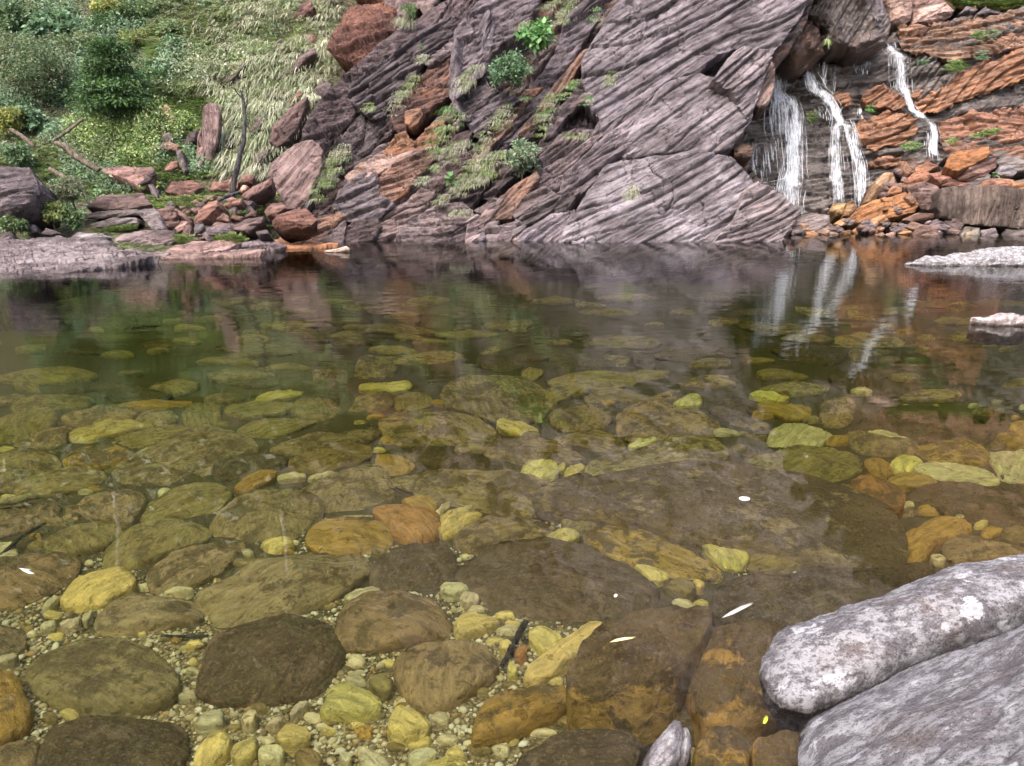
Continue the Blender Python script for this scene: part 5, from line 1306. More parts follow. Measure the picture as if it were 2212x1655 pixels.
 ('6','g','2030,1210 2150,1195 2250,1210 2250,1280 2080,1270',dict(h=.05)),
 ('6','p','1230,1182 1330,1180 1500,1230 1560,1245 1450,1255 1330,1230',dict(h=.04)),
 ('6','y','510,950 600,930 700,940 740,960 700,990 550,970',dict(h=.05,al=.4)),
 ('6','y','670,990 740,955 770,970 710,1005',dict(h=.04)),
 ('6','g','560,990 700,1000 900,1040 860,1090 700,1090 580,1050',dict(h=.05,al=.4)),
 ('6','b','940,1050 1000,990 1150,980 1170,1060 1100,1140 980,1120',dict(h=.09)),
 ('6','p','1140,920 1200,915 1265,920 1270,940 1150,938',dict(h=.03)),
 ('6','b','580,900 750,870 1000,880 980,930 750,945 620,930',dict(h=.06)),
 ('6','d','1000,830 1200,810 1270,880 1150,910 1040,890',dict(h=.07)),
 ('6','o','430,500 560,490 850,540 840,570 700,580 500,550',dict(h=.05,al=.4)),
 ('6','b','250,500 330,470 450,480 430,510 300,530',dict(h=.05)),
 ('6','y','770,420 900,400 1050,440 900,470',dict(h=.04)),
 ('6','y','1100,435 1300,458 1280,490 1150,482',dict(h=.04)),
 ('6','g','1120,690 1180,670 1250,710 1220,740 1150,730',dict(h=.05)),
 ('6','r','1690,680 1760,670 1860,695 1800,715',dict(h=.04)),
 ('6','d','640,660 850,640 1000,650 1100,700 1050,760 900,750 750,720',dict(h=.07)),
 ('6','y','1540,592 1610,580 1680,598 1600,610',dict(h=.03)),
 ('6','y','1730,595 1850,575 1930,590 1800,612',dict(h=.03)),
 ('6','y','1700,405 1850,385 1950,408 1800,425',dict(h=.04)),
 ('6','r','2050,385 2180,370 2280,390 2100,402',dict(h=.04)),
 ('6','g','1400,560 1500,540 1560,570 1450,590',dict(h=.04)),
 ('6','b','1000,640 1080,590 1300,580 1560,620 1500,645 1200,650',dict(h=.06)),
 ('6','g','2110,1150 2200,1110 2290,1130 2290,1190 2180,1185',dict(h=.05)),
]
recs = []
for k, (reg, tone, s, kw) in enumerate(STONES):
    poly = P(reg, s)
    c, al, word = TONES[tone]
    jr = np.random.default_rng(900 + k)
    c = tuple(np.clip(np.array(c) * jr.uniform(.88, 1.14) * (1 + jr.uniform(-.06, .06, 3)), 0, .9))
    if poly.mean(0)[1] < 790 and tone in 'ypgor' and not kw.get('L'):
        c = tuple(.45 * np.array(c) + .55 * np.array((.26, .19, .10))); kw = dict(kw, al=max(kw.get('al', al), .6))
    sharp = kw.get('sh')
    c0 = poly.mean(0)
    if 'z' not in kw and c0[1] < 1250: poly = c0 + (poly - c0) * 1.07
    dist = at_z(*poly.mean(0), -.6)[1]
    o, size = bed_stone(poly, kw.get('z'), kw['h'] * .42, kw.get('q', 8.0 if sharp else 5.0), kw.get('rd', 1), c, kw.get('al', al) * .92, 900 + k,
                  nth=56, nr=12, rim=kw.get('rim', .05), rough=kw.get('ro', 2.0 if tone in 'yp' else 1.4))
    w = np.ptp(poly, axis=0)
    recs.append(dict(o=o, poly=poly, c=poly.mean(0), size=size, word=word, asp=w[0] / max(w[1], 1), L=kw.get('L'), sharp=sharp))

marks = [r for r in recs if r['L']]
SHORT = {}
used = {}
for r in marks:
    r['label'] = r['L']; used[r['L']] = 1
for r in recs:
    if r['L']: continue
    m = min(marks, key=lambda q: np.hypot(*(q['c'] - r['c'])))
    dx, dy = r['c'] - m['c']
    if abs(dx) > 1.3 * abs(dy): where = 'right of' if dx > 0 else 'left of'
    elif abs(dy) > 1.3 * abs(dx): where = 'below' if dy > 0 else 'above'
    else: where = ('lower ' if dy > 0 else 'upper ') + ('right of' if dx > 0 else 'left of')
    size = 'small' if r['size'] < .16 else ('medium' if r['size'] < .4 else 'large')
    shape = 'angular' if r['sharp'] else ('long' if r['asp'] > 3 else 'rounded')
    short = m['L'].split(',')[0]
    for cut in (' at ', ' on ', ' in ', ' under ', ' behind ', ' near ', ' just ', ' cut ', ' with ', ' below ', ' right ', ' left ', ' beside ', ' nearly ', ' like ', ' between ', ' against ', ' split ', ' shining ', ' over '):
        i = short.find(cut)
        if i > 12: short = short[:i]
    base = f"{size} {r['word']} {shape} sunken stone {where} {short}"
    r['base'] = base; r['d'] = float(np.hypot(dx, dy))
groups = {}
for r in recs:
    if not r['L']: groups.setdefault(r['base'], []).append(r)
for base, rs in groups.items():
    rs.sort(key=lambda r: r['d'])
    for k, r in enumerate(rs):
        r['label'] = base if len(rs) == 1 else base + [', nearest', ', second', ', third', ', fourth', ', fifth', ', sixth'][k]
for r in recs:
    tag(r['o'], r['label'], 'stone', 'stones on the pool bed')

# dim stones farther out, seen through the mirrored cliff, and small cobbles filling the gaps
allp = [r['poly'] for r in recs]
occ_w, occ_h = 2212 // 4 + 1, 1655 // 4 + 1
gy, gx = np.mgrid[0:occ_h, 0:occ_w]
occ = np.zeros((occ_h, occ_w), bool)
def stamp(poly, grow=0.0):
    lo = np.clip((poly.min(0) / 4 - 2).astype(int), 0, None); hi = (poly.max(0) / 4 + 3).astype(int)
    sl = (slice(lo[1], hi[1]), slice(lo[0], hi[0]))
    if occ[sl].size == 0: return
    occ[sl] |= sdf(poly, gx[sl] * 4., gy[sl] * 4.) > -grow
for p in allp: stamp(p)
NEAR_BLOCK = [P('9', '250,450 2067,400 2067,1655 0,1655 0,1400 200,800')]
rg = np.random.default_rng(55)
far_n = small_n = mid_n = 0
for k in range(4200):
    py = rg.uniform(640, 1640); px = rg.uniform(-60, 2270)
    if sdf(NEAR_BLOCK[0], np.array(px), np.array(py)) > 0: continue
    far = py < 870
    g = at_z(px, py, -1.1 if far else -.6)
    mpp_x = np.hypot(*(g[:2])) / F * 1.05
    if far:
        L = rg.uniform(.2, .5) if rg.random() < .6 else rg.uniform(.5, .95)
        rx = L / mpp_x
        ry = max(3.0, rx * rg.uniform(.5, .9) * (1.7 + .6) / math.hypot(g[1], 2.3))
    else:
        midfill = py < 1260 and rg.random() < .75
        L = rg.uniform(.06, .17) if midfill else rg.uniform(.022, .05) * (1 + .12 * g[1])
        rx = L / mpp_x; ry = max(2.0, rx * rg.uniform(.55, .9) * 2.2 / math.hypot(g[1], 2.2))
    x0, x1 = int((px - rx * .8) / 4), int((px + rx * .8) / 4); y0, y1 = int((py - ry * .8) / 4), int((py + ry * .8) / 4)
    if x1 < 1 or x0 >= occ_w - 1: continue
    if occ[max(y0, 0):y1 + 1, max(x0, 0):x1 + 1].mean() > (.12 if far or not midfill else .3): continue
    if far and far_n >= 110 or (not far and (mid_n >= 110 if midfill else small_n >= 80)): continue
    n = rg.integers(6, 9)
    th = np.sort(rg.uniform(0, 2 * math.pi, n)); th = np.linspace(0, 2 * math.pi, n, endpoint=False) + rg.uniform(-.25, .25, n)
    rad = rg.uniform(.6, 1.2, n); ro = rg.uniform(-.25, .25)
    x = np.cos(th) * rx * rad; y = np.sin(th) * ry * rad
    poly = np.stack([px + x, py + y + ro * x * (ry / rx)], -1)
    stamp(poly, 0)
    rad = None
    if far:
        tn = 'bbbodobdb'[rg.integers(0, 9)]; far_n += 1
    else:
        tn = ('bogybopob' if midfill else 'yppyogpoy')[rg.integers(0, 9)]
        if midfill: mid_n += 1
        else: small_n += 1
    c, al, word = TONES[tn]
    c = tuple(np.clip(np.array(c) * rg.uniform(.8, 1.15), 0, .9))
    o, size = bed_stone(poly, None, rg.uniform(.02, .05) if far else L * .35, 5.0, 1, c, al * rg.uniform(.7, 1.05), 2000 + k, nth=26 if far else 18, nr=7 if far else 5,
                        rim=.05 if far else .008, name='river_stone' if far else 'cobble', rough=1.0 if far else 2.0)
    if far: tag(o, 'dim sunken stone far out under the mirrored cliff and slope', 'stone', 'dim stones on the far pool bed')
    elif midfill: tag(o, 'hand sized flat sunken stone wedged between the large stones', 'cobble', 'flat stones filling the pool bed')
    else: tag(o, 'small sunken cobble in the gravel gaps between larger stones', 'cobble', 'small cobbles on the pool bed')
print('bed stones', len(recs), far_n, mid_n, small_n)

# the bed goes on beyond the picture: one mass of stones
def bed_beyond():
    rg = np.random.default_rng(444)
    V, T, Q, S, b, cents = [], [], [], [], 0, []
    for k in range(5000):
        side = rg.integers(0, 3)
        if side == 0: px, py = rg.uniform(-1300, -70), rg.uniform(690, 2200)
        elif side == 1: px, py = rg.uniform(2290, 3400), rg.uniform(690, 1500)
        else: px, py = rg.uniform(-300, 1500), rg.uniform(1720, 2300)
        g = at_z(px, py, -.7)
        L = rg.uniform(.08, .3)
        if any(math.hypot(g[0] - x, g[1] - y) < (L + l) * .9 for x, y, l in cents): continue
        cents.append((g[0], g[1], L))
        n = 7; th = np.linspace(0, 6.283, n, endpoint=False) + rg.uniform(-.3, .3, n)
        ox_, oy_ = np.cos(th) * L * rg.uniform(.7, 1.15, n) * 1.2, np.sin(th) * L * rg.uniform(.6, 1.0, n)
        w = np.stack([g[0] + ox_, g[1] + oy_, np.full(n, -.7)], -1) - CAMP
        fw = w @ FWD
        if fw.min() < .3: continue
        poly = np.stack([CX + F * w[:, 0] / fw, CY - F * (w @ UPV) / fw], -1)
        v, t, q, st = bed_stone(poly, None, L * .2, 4.5, 1, raw=True, seed=6000 + k, nth=24, nr=7, rough=1.4)
        V.append(v); T.append(t + b); Q.append(q + b); S.append(st); b += len(v)
        if len(V) >= 260: break
    me = make_mesh('bed_stones', np.concatenate(V), [np.concatenate(T), np.concatenate(Q)], {'st': ('FLOAT_VECTOR', np.concatenate(S))})
    tag(link('bed_stones', me, M_BED, None, (.34, .26, .14), {'algae': .55}), 'stony pool bed going on beyond the picture', 'pool bed', kind='stuff')
bed_beyond()

# gravel: pebbles nobody could count
def ico():
    t = (1 + 5 ** .5) / 2
    v = np.array([[-1, t, 0], [1, t, 0], [-1, -t, 0], [1, -t, 0], [0, -1, t], [0, 1, t], [0, -1, -t], [0, 1, -t], [t, 0, -1], [t, 0, 1], [-t, 0, -1], [-t, 0, 1]], float)
    v /= np.linalg.norm(v[0])
    f = np.array([[0, 11, 5], [0, 5, 1], [0, 1, 7], [0, 7, 10], [0, 10, 11], [1, 5, 9], [5, 11, 4], [11, 10, 2], [10, 7, 6], [7, 1, 8], [3, 9, 4], [3, 4, 2], [3, 2, 6], [3, 6, 8], [3, 8, 9], [4, 9, 5], [2, 4, 11], [6, 2, 10], [8, 6, 7], [9, 8, 1]])
    return v, f
def gravel():
    rg = np.random.default_rng(77)
    n = 90000
    Y = 1.9 + 5.5 * rg.random(n) ** 1.6
    X = (rg.random(n) * 2 - 1) * (Y * .72 + .4)
    z = bed_z(X, Y)
    # leave out what the stones cover (as the drop straight down sees it)
    d = np.stack([X, Y, z - CAM_H + .03], -1)
    fw = d @ FWD; up = d @ UPV
    px = CX + F * X / fw; py = CY - F * up / fw
    ix = np.clip((px / 4).astype(int), 0, occ_w - 1); iy = np.clip((py / 4).astype(int), 0, occ_h - 1)
    keep = ~occ[iy, ix]
    zone = np.full(len(X), -1e9)
    for zs in ('-200,1180 300,1180 560,1290 700,1250 960,1180 1100,1080 1250,1090 1290,1180 1200,1330 1260,1480 1300,1600 1200,1720 -200,1720', '1500,1120 1700,1140 1920,1190 1900,1240 1600,1240 1500,1200', '600,1130 800,1090 900,1130 800,1180 640,1180'):
        zone = np.maximum(zone, sdf(P('D', zs), px, py))
    keep &= (zone + 60 * fb2(X * 2.5, Y * 2.5, 88, 3) > 0)
    X, Y, z = X[keep], Y[keep], z[keep]
    n = len(X)
    r = np.clip(rg.lognormal(math.log(.0062), .5, n), .0035, .022) * (1 + .09 * (Y - 2))
    iv, f = ico()
    sc = np.stack([rg.uniform(.8, 1.5, n), rg.uniform(.7, 1.1, n), rg.uniform(.45, .8, n)], -1) * r[:, None]
    a = rg.uniform(0, 6.28, n)
    v = iv[None] * sc[:, None] * rg.uniform(.8, 1.15, (n, 12, 1))
    x = v[..., 0] * np.cos(a)[:, None] - v[..., 1] * np.sin(a)[:, None]
    y = v[..., 0] * np.sin(a)[:, None] + v[..., 1] * np.cos(a)[:, None]
    v = np.stack([x + X[:, None], y + Y[:, None], v[..., 2] + (z + r * .3)[:, None]], -1)
    pal = np.array([[.62, .55, .34], [.50, .42, .22], [.70, .66, .48], [.40, .27, .12], [.30, .24, .13], [.76, .73, .58], [.22, .17, .09]])
    ci = rg.choice(7, n, p=[.24, .2, .18, .1, .12, .08, .08])
    c = pal[ci] * rg.uniform(.75, 1.15, (n, 1))
    c = np.concatenate([c, np.ones((n, 1))], 1)
    me = make_mesh('gravel', v.reshape(-1, 3), [(f[None] + (np.arange(n) * 12)[:, None, None]).reshape(-1, 3)], {'tone': ('FLOAT_COLOR', np.repeat(c, 12, 0))})
    o = link('gravel', me, M_PEBBLE)
    tag(o, 'pale yellow pebbles covering the shallow pool bed', 'gravel', kind='stuff')
    print('pebbles', n)
gravel()
# ------------------------------------------------------------------ wood
def tube(paths, nseg=8, seed=0, rough=.06):
    """paths: list of (points (n,3), radii (n,)); one mesh"""
    V, Fq, base = [], [], 0
    rg = np.random.default_rng(seed)
    for p, r in paths:
        p = np.asarray(p, float); r = np.asarray(r, float)
        t = np.gradient(p, axis=0); t /= np.linalg.norm(t, axis=1)[:, None] + 1e-9
        ref = np.array([.3, .9, .2]); a = np.cross(t, ref); a /= np.linalg.norm(a, axis=1)[:, None] + 1e-9
        b = np.cross(t, a)
        th = np.linspace(0, 2 * math.pi, nseg, endpoint=False)
        rr = r[:, None] * (1 + rough * rg.uniform(-1, 1, (len(p), nseg)))
        v = p[:, None] + a[:, None] * (np.cos(th)[None] * rr)[..., None] + b[:, None] * (np.sin(th)[None] * rr)[..., None]
        n = len(p)
        idx = base + np.arange(n * nseg).reshape(n, nseg); nx = np.roll(idx, -1, 1)
        Fq.append(np.stack([idx[:-1], nx[:-1], nx[1:], idx[1:]], -1).reshape(-1, 4))
        V.append(v.reshape(-1, 3)); base += n * nseg
    return np.concatenate(V), np.concatenate(Fq)

def resample(p, r, n):
    p = np.asarray(p, float); L = np.concatenate([[0], np.cumsum(np.linalg.norm(np.diff(p, axis=0), axis=1))])
    t = np.linspace(0, L[-1], n)
    return np.stack([np.interp(t, L, p[:, k]) for k in range(3)], -1), np.interp(t, L, np.asarray(r, float))

def log_thing(name, pts3, radii, mat, label, cat, seed=0, group=None, branches=()):
    p, r = resample(pts3, radii, 24)
    rg = np.random.default_rng(seed)
    p[1:-1] += rg.normal(0, 1, (22, 3)) * r[1:-1, None] * .10
    base = p[0].copy()
    paths = [(p - base, r)]
    v, q = tube(paths, 10, seed)
    o = link(name, make_mesh(name, v, [q]), mat); o.location = base
    tag(o, label, cat, group)
    for bp, br in branches:
        bp, br = resample(bp, br, 8)
        v, q = tube([(bp - base, br)], 6, seed + 1)
        link('branch', make_mesh('branch', v, [q]), mat, o)
    return o

# ------------------------------------------------------------------ leaves
def leaf_quads(c, d, nrm, l, w, fold=.0):
    """c base points, d directions, nrm leaf normals, l lengths, w widths -> verts (n*4,3), quads"""
    s = np.cross(d, nrm); s /= np.linalg.norm(s, axis=1)[:, None] + 1e-9
    mid = c + d * (l * .45)[:, None]
    v = np.stack([c, mid + s * (w * .5)[:, None], c + d * l[:, None] - np.array([0, 0, 1.0]) * (l * .12)[:, None], mid - s * (w * .5)[:, None]], 1)
    n = len(c)
    return v.reshape(-1, 3), np.arange(n * 4).reshape(n, 4)

def unit(v): return v / (np.linalg.norm(v, axis=1)[:, None] + 1e-9)

def tones(pal, n, rg, var=.25):
    pal = np.array(pal); c = pal[rg.integers(0, len(pal), n)] * rg.uniform(1 - var, 1 + var, (n, 1))
    return np.concatenate([c, np.ones((n, 1))], 1)

DKGREEN = [(.045, .095, .04), (.065, .125, .05), (.09, .16, .055)]
MIDGREEN = [(.10, .155, .07), (.14, .195, .09), (.18, .235, .115), (.22, .275, .14)]
BLUEGREEN = [(.13, .22, .14), (.18, .28, .18), (.23, .33, .21)]
BRIGHT = [(.10, .23, .08), (.14, .28, .10), (.19, .33, .13)]
YELLOWG = [(.22, .24, .06), (.30, .30, .085), (.36, .34, .11), (.16, .21, .06)]
OLIVE = [(.13, .15, .09), (.18, .20, .12), (.23, .25, .165)]
STRAW = [(.44, .45, .33), (.36, .39, .26), (.53, .53, .42), (.25, .30, .16), (.38, .37, .29), (.29, .28, .21)]
GREENGRASS = [(.19, .28, .09), (.27, .35, .13), (.15, .24, .07), (.36, .39, .19)]

def shrub(name, label, cat, reg, cx, cy, rx, ry, Y=None, leaf=.09, count=2600, pal=MIDGREEN, style='round', seed=0, group=None, foot=None, depth=None, asp=.45, clumps=26, front=.0):
    ox, oy, k = REG[reg]
    px, py, rx, ry = cx * k + ox, cy * k + oy, rx * k, ry * k
    if Y is None:
        Y = hill_hit(px, py + ry * .9)[0][1] - front
    c = at_y(px, py, Y)
    RX, RZ = rx * Y / F, ry * Y / F
    RY = depth or (RX + RZ) * .5
    rg = np.random.default_rng(seed)
    c[1] += RY * .3
    # foot on the ground
    fx = c[0] if foot is None else c[0] + foot * RX
    fz = c[2] - RZ * 1.0
    base = np.array([fx, c[1] + RY * .2, fz - .15])
    root = empty(name, tuple(base)); tag(root, label, cat, group)
    # clump centres through the crown
    g = unit(rg.normal(0, 1, (clumps, 3))) * (rg.random((clumps, 1)) ** .45)
    if style == 'tier':                       # flat sprays, narrower towards the top
        g[:, 2] = rg.uniform(-1, 1, clumps)
        rad = np.clip(1.08 - .55 * (g[:, 2] + 1) * .75, .2, 1.1)
        a = rg.uniform(0, 6.28, clumps); q = rg.random(clumps) ** .5
        g[:, 0] = np.cos(a) * rad * q; g[:, 1] = np.sin(a) * rad * q
    cc = c + g * np.array([RX, RY, RZ]) * .86
    cr = rg.uniform(.22, .42, clumps) * min(RX, RZ) * (1.0 if style != 'tier' else 1.2)
    ci = rg.integers(0, clumps, count)
    o = unit(rg.normal(0, 1, (count, 3)))
    flat = np.array([1, 1, .28 if style == 'tier' else .75])
    pos = cc[ci] + o * flat * (cr[ci] * rg.random(count) ** .4)[:, None]
    dirn = unit(o * np.array([1, 1, .25 if style == 'tier' else .6]) + rg.normal(0, .5, (count, 3)) + np.array([0, -.25, -.1 if style != 'up' else .8]))
    nrm = unit(rg.normal(0, .55, (count, 3)) + np.array([0, -.35, .9]))
    l = leaf * rg.uniform(.6, 1.35, count); w = l * asp * rg.uniform(.8, 1.2, count)
    v, q = leaf_quads(pos, dirn, nrm, l, w)
    bright = rg.uniform(.75, 1.25, clumps)[ci]
    t = tones(pal, count, rg); t[:, :3] *= bright[:, None]
    me = make_mesh('crown', v - base, [q], {'tone': ('FLOAT_COLOR', np.repeat(t, 4, 0))}, smooth=False)
    link('crown', me, M_LEAF, root)
    paths = []
    top = c - base
    r0 = max(.012, .035 * (RX + RZ))
    mid = top * .55 + rg.normal(0, .05, 3) * RX
    paths.append(resample([np.zeros(3), mid, top + np.array([0, 0, RZ * .5])], [r0, r0 * .7, r0 * .25], 8))
    for j in range(min(clumps, 9)):
        e = cc[j] - base
        s0 = mid * rg.uniform(.5, 1.4)
        paths.append(resample([s0, (s0 + e) * .5 + np.array([0, 0, .06 * RZ]), e], [r0 * .5, r0 * .32, r0 * .1], 6))
    v, q = tube(paths, 6, seed)
    link('trunk', make_mesh('trunk', v, [q]), M_BARK, root)
    return root

# ------------------------------------------------------------------ trees and shrubs of the left slope
G_S = 'shrubs on the left slope'
shrub('evergreen_tree', 'dark dense evergreen with flat layered sprays on the left slope', 'tree', '1', 650, 490, 260, 245, leaf=.11, count=11000, pal=DKGREEN + [(.05, .10, .03), (.075, .125, .035)], style='tier', seed=1, clumps=90, depth=1.3, asp=.4, front=.8)
SH = [
    ('shrub', 'grey green bushy tree at the left edge with bare pale stems', 220, 420, 250, 210, dict(pal=OLIVE + DKGREEN, count=7500, leaf=.075, clumps=70, front=.5)),
    ('shrub', 'olive green bush against the left edge halfway up', 10, 330, 140, 200, dict(pal=OLIVE + MIDGREEN, count=4500, leaf=.08, clumps=45, front=.6)),
    ('shrub', 'rounded olive crown behind the evergreen on its upper left', 430, 290, 200, 110, dict(pal=OLIVE + MIDGREEN, count=4500, leaf=.08, clumps=44)),
    ('shrub', 'large leaved blue green bush near the top left', 330, 160, 190, 90, dict(pal=BLUEGREEN, count=2600, leaf=.17, clumps=34, asp=.6)),
    ('shrub', 'pale green leafy bush in the top left corner', 60, 100, 130, 90, dict(pal=MIDGREEN + BLUEGREEN, count=2600, leaf=.14, clumps=30, asp=.5)),
    ('shrub', 'yellow green bush at the top edge left of centre slope', 660, 60, 110, 70, dict(pal=YELLOWG, count=2400, leaf=.1, clumps=28)),
    ('shrub', 'yellowing bush right above the evergreen', 830, 250, 120, 80, dict(pal=YELLOWG + MIDGREEN, count=2400, leaf=.09, clumps=28)),
    ('shrub', 'dark green bush at the top edge beside the yellow green one', 850, 80, 150, 100, dict(pal=DKGREEN + MIDGREEN, count=3600, leaf=.1, clumps=36)),
    ('shrub', 'narrow green sapling right of the evergreen, upper', 1060, 200, 90, 90, dict(pal=MIDGREEN, count=2200, leaf=.1, clumps=24)),
    ('shrub', 'dark green drooping sapling right of the evergreen', 1080, 310, 90, 90, dict(pal=DKGREEN + BLUEGREEN, count=2200, leaf=.11, clumps=24)),
    ('shrub', 'blue green sapling below the drooping one', 1030, 420, 70, 70, dict(pal=BLUEGREEN, count=1400, leaf=.1, clumps=18)),
    ('shrub', 'golden green bush at the left edge below the pale stems', 30, 740, 95, 105, dict(pal=YELLOWG, count=2600, leaf=.075, clumps=30, front=.4)),
    ('shrub', 'broad leaved silvery plant beside the golden bush', 170, 720, 85, 65, dict(pal=BLUEGREEN + [(.16, .25, .15)], count=700, leaf=.16, clumps=18, asp=.6, front=.4)),
    ('shrub', 'tangled grey green bush above the left boulder', 90, 960, 120, 80, dict(pal=MIDGREEN + BLUEGREEN, count=2600, leaf=.09, clumps=30, front=.3)),
    ('shrub', 'low twiggy olive bush between the left boulder and ledge', 420, 1180, 150, 80, dict(pal=OLIVE, count=3600, leaf=.06, clumps=40, Y=16.6)),
    ('shrub', 'low bright leafy shrub right of the left boulder', 300, 1310, 90, 75, dict(pal=MIDGREEN + YELLOWG, count=3000, leaf=.06, clumps=34, Y=15.7)),
    ('shrub', 'low dark leafy shrub beside the bright one', 430, 1340, 80, 75, dict(pal=DKGREEN + MIDGREEN, count=2600, leaf=.06, clumps=30, Y=15.8)),
    ('shrub', 'small green shrub at the left edge under the boulder', 60, 1390, 100, 60, dict(pal=MIDGREEN, count=1800, leaf=.07, clumps=22, Y=15.2)),
    ('shrub', 'green bush at the top edge in the middle of the slope', 1060, 40, 120, 60, dict(pal=MIDGREEN + OLIVE, count=2200, leaf=.1, clumps=24)),
    ('shrub', 'pale bush at the top edge above the rosette', 1330, 50, 130, 60, dict(pal=MIDGREEN + BLUEGREEN + OLIVE, count=2400, leaf=.1, clumps=26)),
    ('shrub', 'green bush just left of the evergreen foot', 640, 690, 70, 40, dict(pal=DKGREEN + MIDGREEN, count=1000, leaf=.09, clumps=14, front=.5)),
    ('shrub', 'leafy bush above the scar right of the evergreen', 950, 580, 110, 60, dict(pal=MIDGREEN, count=1600, leaf=.09, clumps=20)),
]
for k, (nm, lab, cx, cy, rx, ry, kw) in enumerate(SH):
    shrub(nm, lab, 'shrub', '1', cx, cy, rx, ry, seed=20 + k, group=G_S, **kw)
# plants rooted on the spur
cp = lambda off: 18.5 - off
def spur_Y(px, py, off):
    d = ray(px, py); p0, n = CLIFF
    return (CAMP + d * (((p0 + n * off - CAMP) @ n) / (d @ n)))[1]
def on_spur(cx, cy, off):
    return spur_Y(cx * .348 + 633.6, cy * .348, off)
shrub('shrub', 'bright green bush with large hanging leaves high on the spur', 'shrub', '2', 1520, 215, 120, 95, Y=on_spur(1520, 215, 1.6), leaf=.17, count=620, pal=BRIGHT, seed=50, clumps=22, asp=.62, group='shrubs on the spur')
shrub('shrub', 'dark small leaved bush hanging below the bright one', 'shrub', '2', 1350, 410, 160, 120, Y=on_spur(1350, 410, 1.6), leaf=.085, count=3000, pal=DKGREEN + BLUEGREEN, seed=51, clumps=40, group='shrubs on the spur')
shrub('shrub', 'grey green bush growing low on the spur', 'shrub', '2', 1420, 980, 110, 120, Y=on_spur(1420, 980, 1.35), leaf=.08, count=2400, pal=BLUEGREEN + OLIVE, seed=52, clumps=34, group='shrubs on the spur')
shrub('shrub', 'small leafy tuft near the top of the spur beside the red boulder', 'shrub', '2', 720, 80, 55, 45, Y=on_spur(720, 80, .9), leaf=.12, count=260, pal=MIDGREEN + BRIGHT, seed=53, clumps=10, group='shrubs on the spur', style='up', asp=.22)
shrub('shrub', 'small plant with two broad leaves low on the spur', 'shrub', '2', 985, 1120, 30, 34, Y=on_spur(985, 1120, 1.4), leaf=.2, count=14, pal=BRIGHT, seed=54, clumps=4, group='shrubs on the spur', asp=.75)

def rosette(label, reg, cx, cy, size, Y, n=26, pal=BRIGHT, seed=0, width=.1, cat='plant', group=None, droop=.25):
    ox, oy, k = REG[reg]
    if Y is None: Y = hill_hit(cx * k + ox, cy * k + oy)[0][1] - .15
    c = at_y(cx * k + ox, cy * k + oy, Y)
    R = size * k * Y / F
    rg = np.random.default_rng(seed)
    V, Q, T = [], [], []
    for j in range(n):
        a = rg.uniform(0, 6.28); el = rg.uniform(.15, 1.35)
        d = np.array([math.cos(a) * math.cos(el), math.sin(a) * math.cos(el), math.sin(el)])
        L = R * rg.uniform(.7, 1.15); s = np.cross(d, [0, 0, 1.]); s /= np.linalg.norm(s) + 1e-9
        w = R * width
        pp = [d * L * t - np.array([0, 0, droop * L * t * t]) for t in (0, .35, .7, 1.0)]
        ww = [w * .7, w, w * .7, .002]
        b = len(V) * 1
        base = sum(len(x) for x in V)
        vs = []
        for p_, w_ in zip(pp, ww): vs += [p_ - s * w_, p_ + s * w_]
        V.append(np.array(vs))
        Q.append(np.array([[base + 2 * i, base + 2 * i + 1, base + 2 * i + 3, base + 2 * i + 2] for i in range(3)]))
        T.append(np.repeat(tones(pal, 1, rg), 8, 0))
    root = link('rosette_plant', make_mesh('rosette_plant', np.concatenate(V), [np.concatenate(Q)], {'tone': ('FLOAT_COLOR', np.concatenate(T))}, smooth=False), M_LEAF)
    root.location = c
    tag(root, label, cat, group)
rosette('bright green rosette plant high in the grass bank', '1', 1462, 120, 55, None, 40, BRIGHT, 1)
rosette('bright rosette plant on the dark spur below the white lichen', '2', 797, 305, 34, on_spur(797, 305, 1.2), 22, BRIGHT, 2)
rosette('green fern with spread fronds on the rock pile at right', '3', 2055, 945, 45, 21.3, 18, MIDGREEN + BRIGHT, 3, width=.16, droop=.6)
rosette('hanging grass like fern under the jammed boulder', '3', 1152, 215, 40, 22.3, 26, GREENGRASS, 4, width=.06, droop=1.3)
G_F = 'ferns among the left rocks'
for k, (cx, cy, sz, Y, lab) in enumerate([
        (870, 1175, 55, 18.4, 'bright fern left of the red brown tipped slab'), (990, 1150, 60, 18.7, 'bright fern behind the red brown tipped slab'),
        (1180, 1050, 60, None, 'fern below the standing stone'), (850, 1010, 60, None, 'fern behind the flat reddish slab'),
        (930, 830, 60, None, 'tall fern up the slope left of the standing stone'), (490, 1080, 50, 18.0, 'fern beside the fallen log'),
        (110, 930, 60, None, 'grassy fern beside the upper left log'), (1880, 720, 45, None, 'fern against the ridge slab'), (1760, 930, 45, None, 'small fern left of the ridge slab'),
        (160, 1450, 35, 15.2, 'small fern on the back of the rock ledge')]):
    rosette(lab, '1', cx, cy, sz, Y, 26, BRIGHT + YELLOWG + MIDGREEN, 30 + k, width=.07, group=G_F, droop=.5, cat='fern')

# ------------------------------------------------------------------ ground cover
def in_zone(reg, s, n, rg):
    poly = P(reg, s); lo, hi = poly.min(0), poly.max(0)
    out = []
    while len(out) < n:
        x = rg.uniform(lo[0], hi[0], n * 2); y = rg.uniform(lo[1], hi[1], n * 2)
        ok = sdf(poly, x, y) > 0
        out += list(zip(x[ok], y[ok]))
    return np.array(out[:n])

ROCKPX = [P('1', r[0]) for r in left_rocks]
def off_rocks(z):
    """drop roots that would stand on a rock"""
    k = np.ones(len(z), bool)
    for p in ROCKPX: k &= sdf(p + np.array([0, 3.0]), z[:, 0], z[:, 1]) < 1.0
    return z[k]

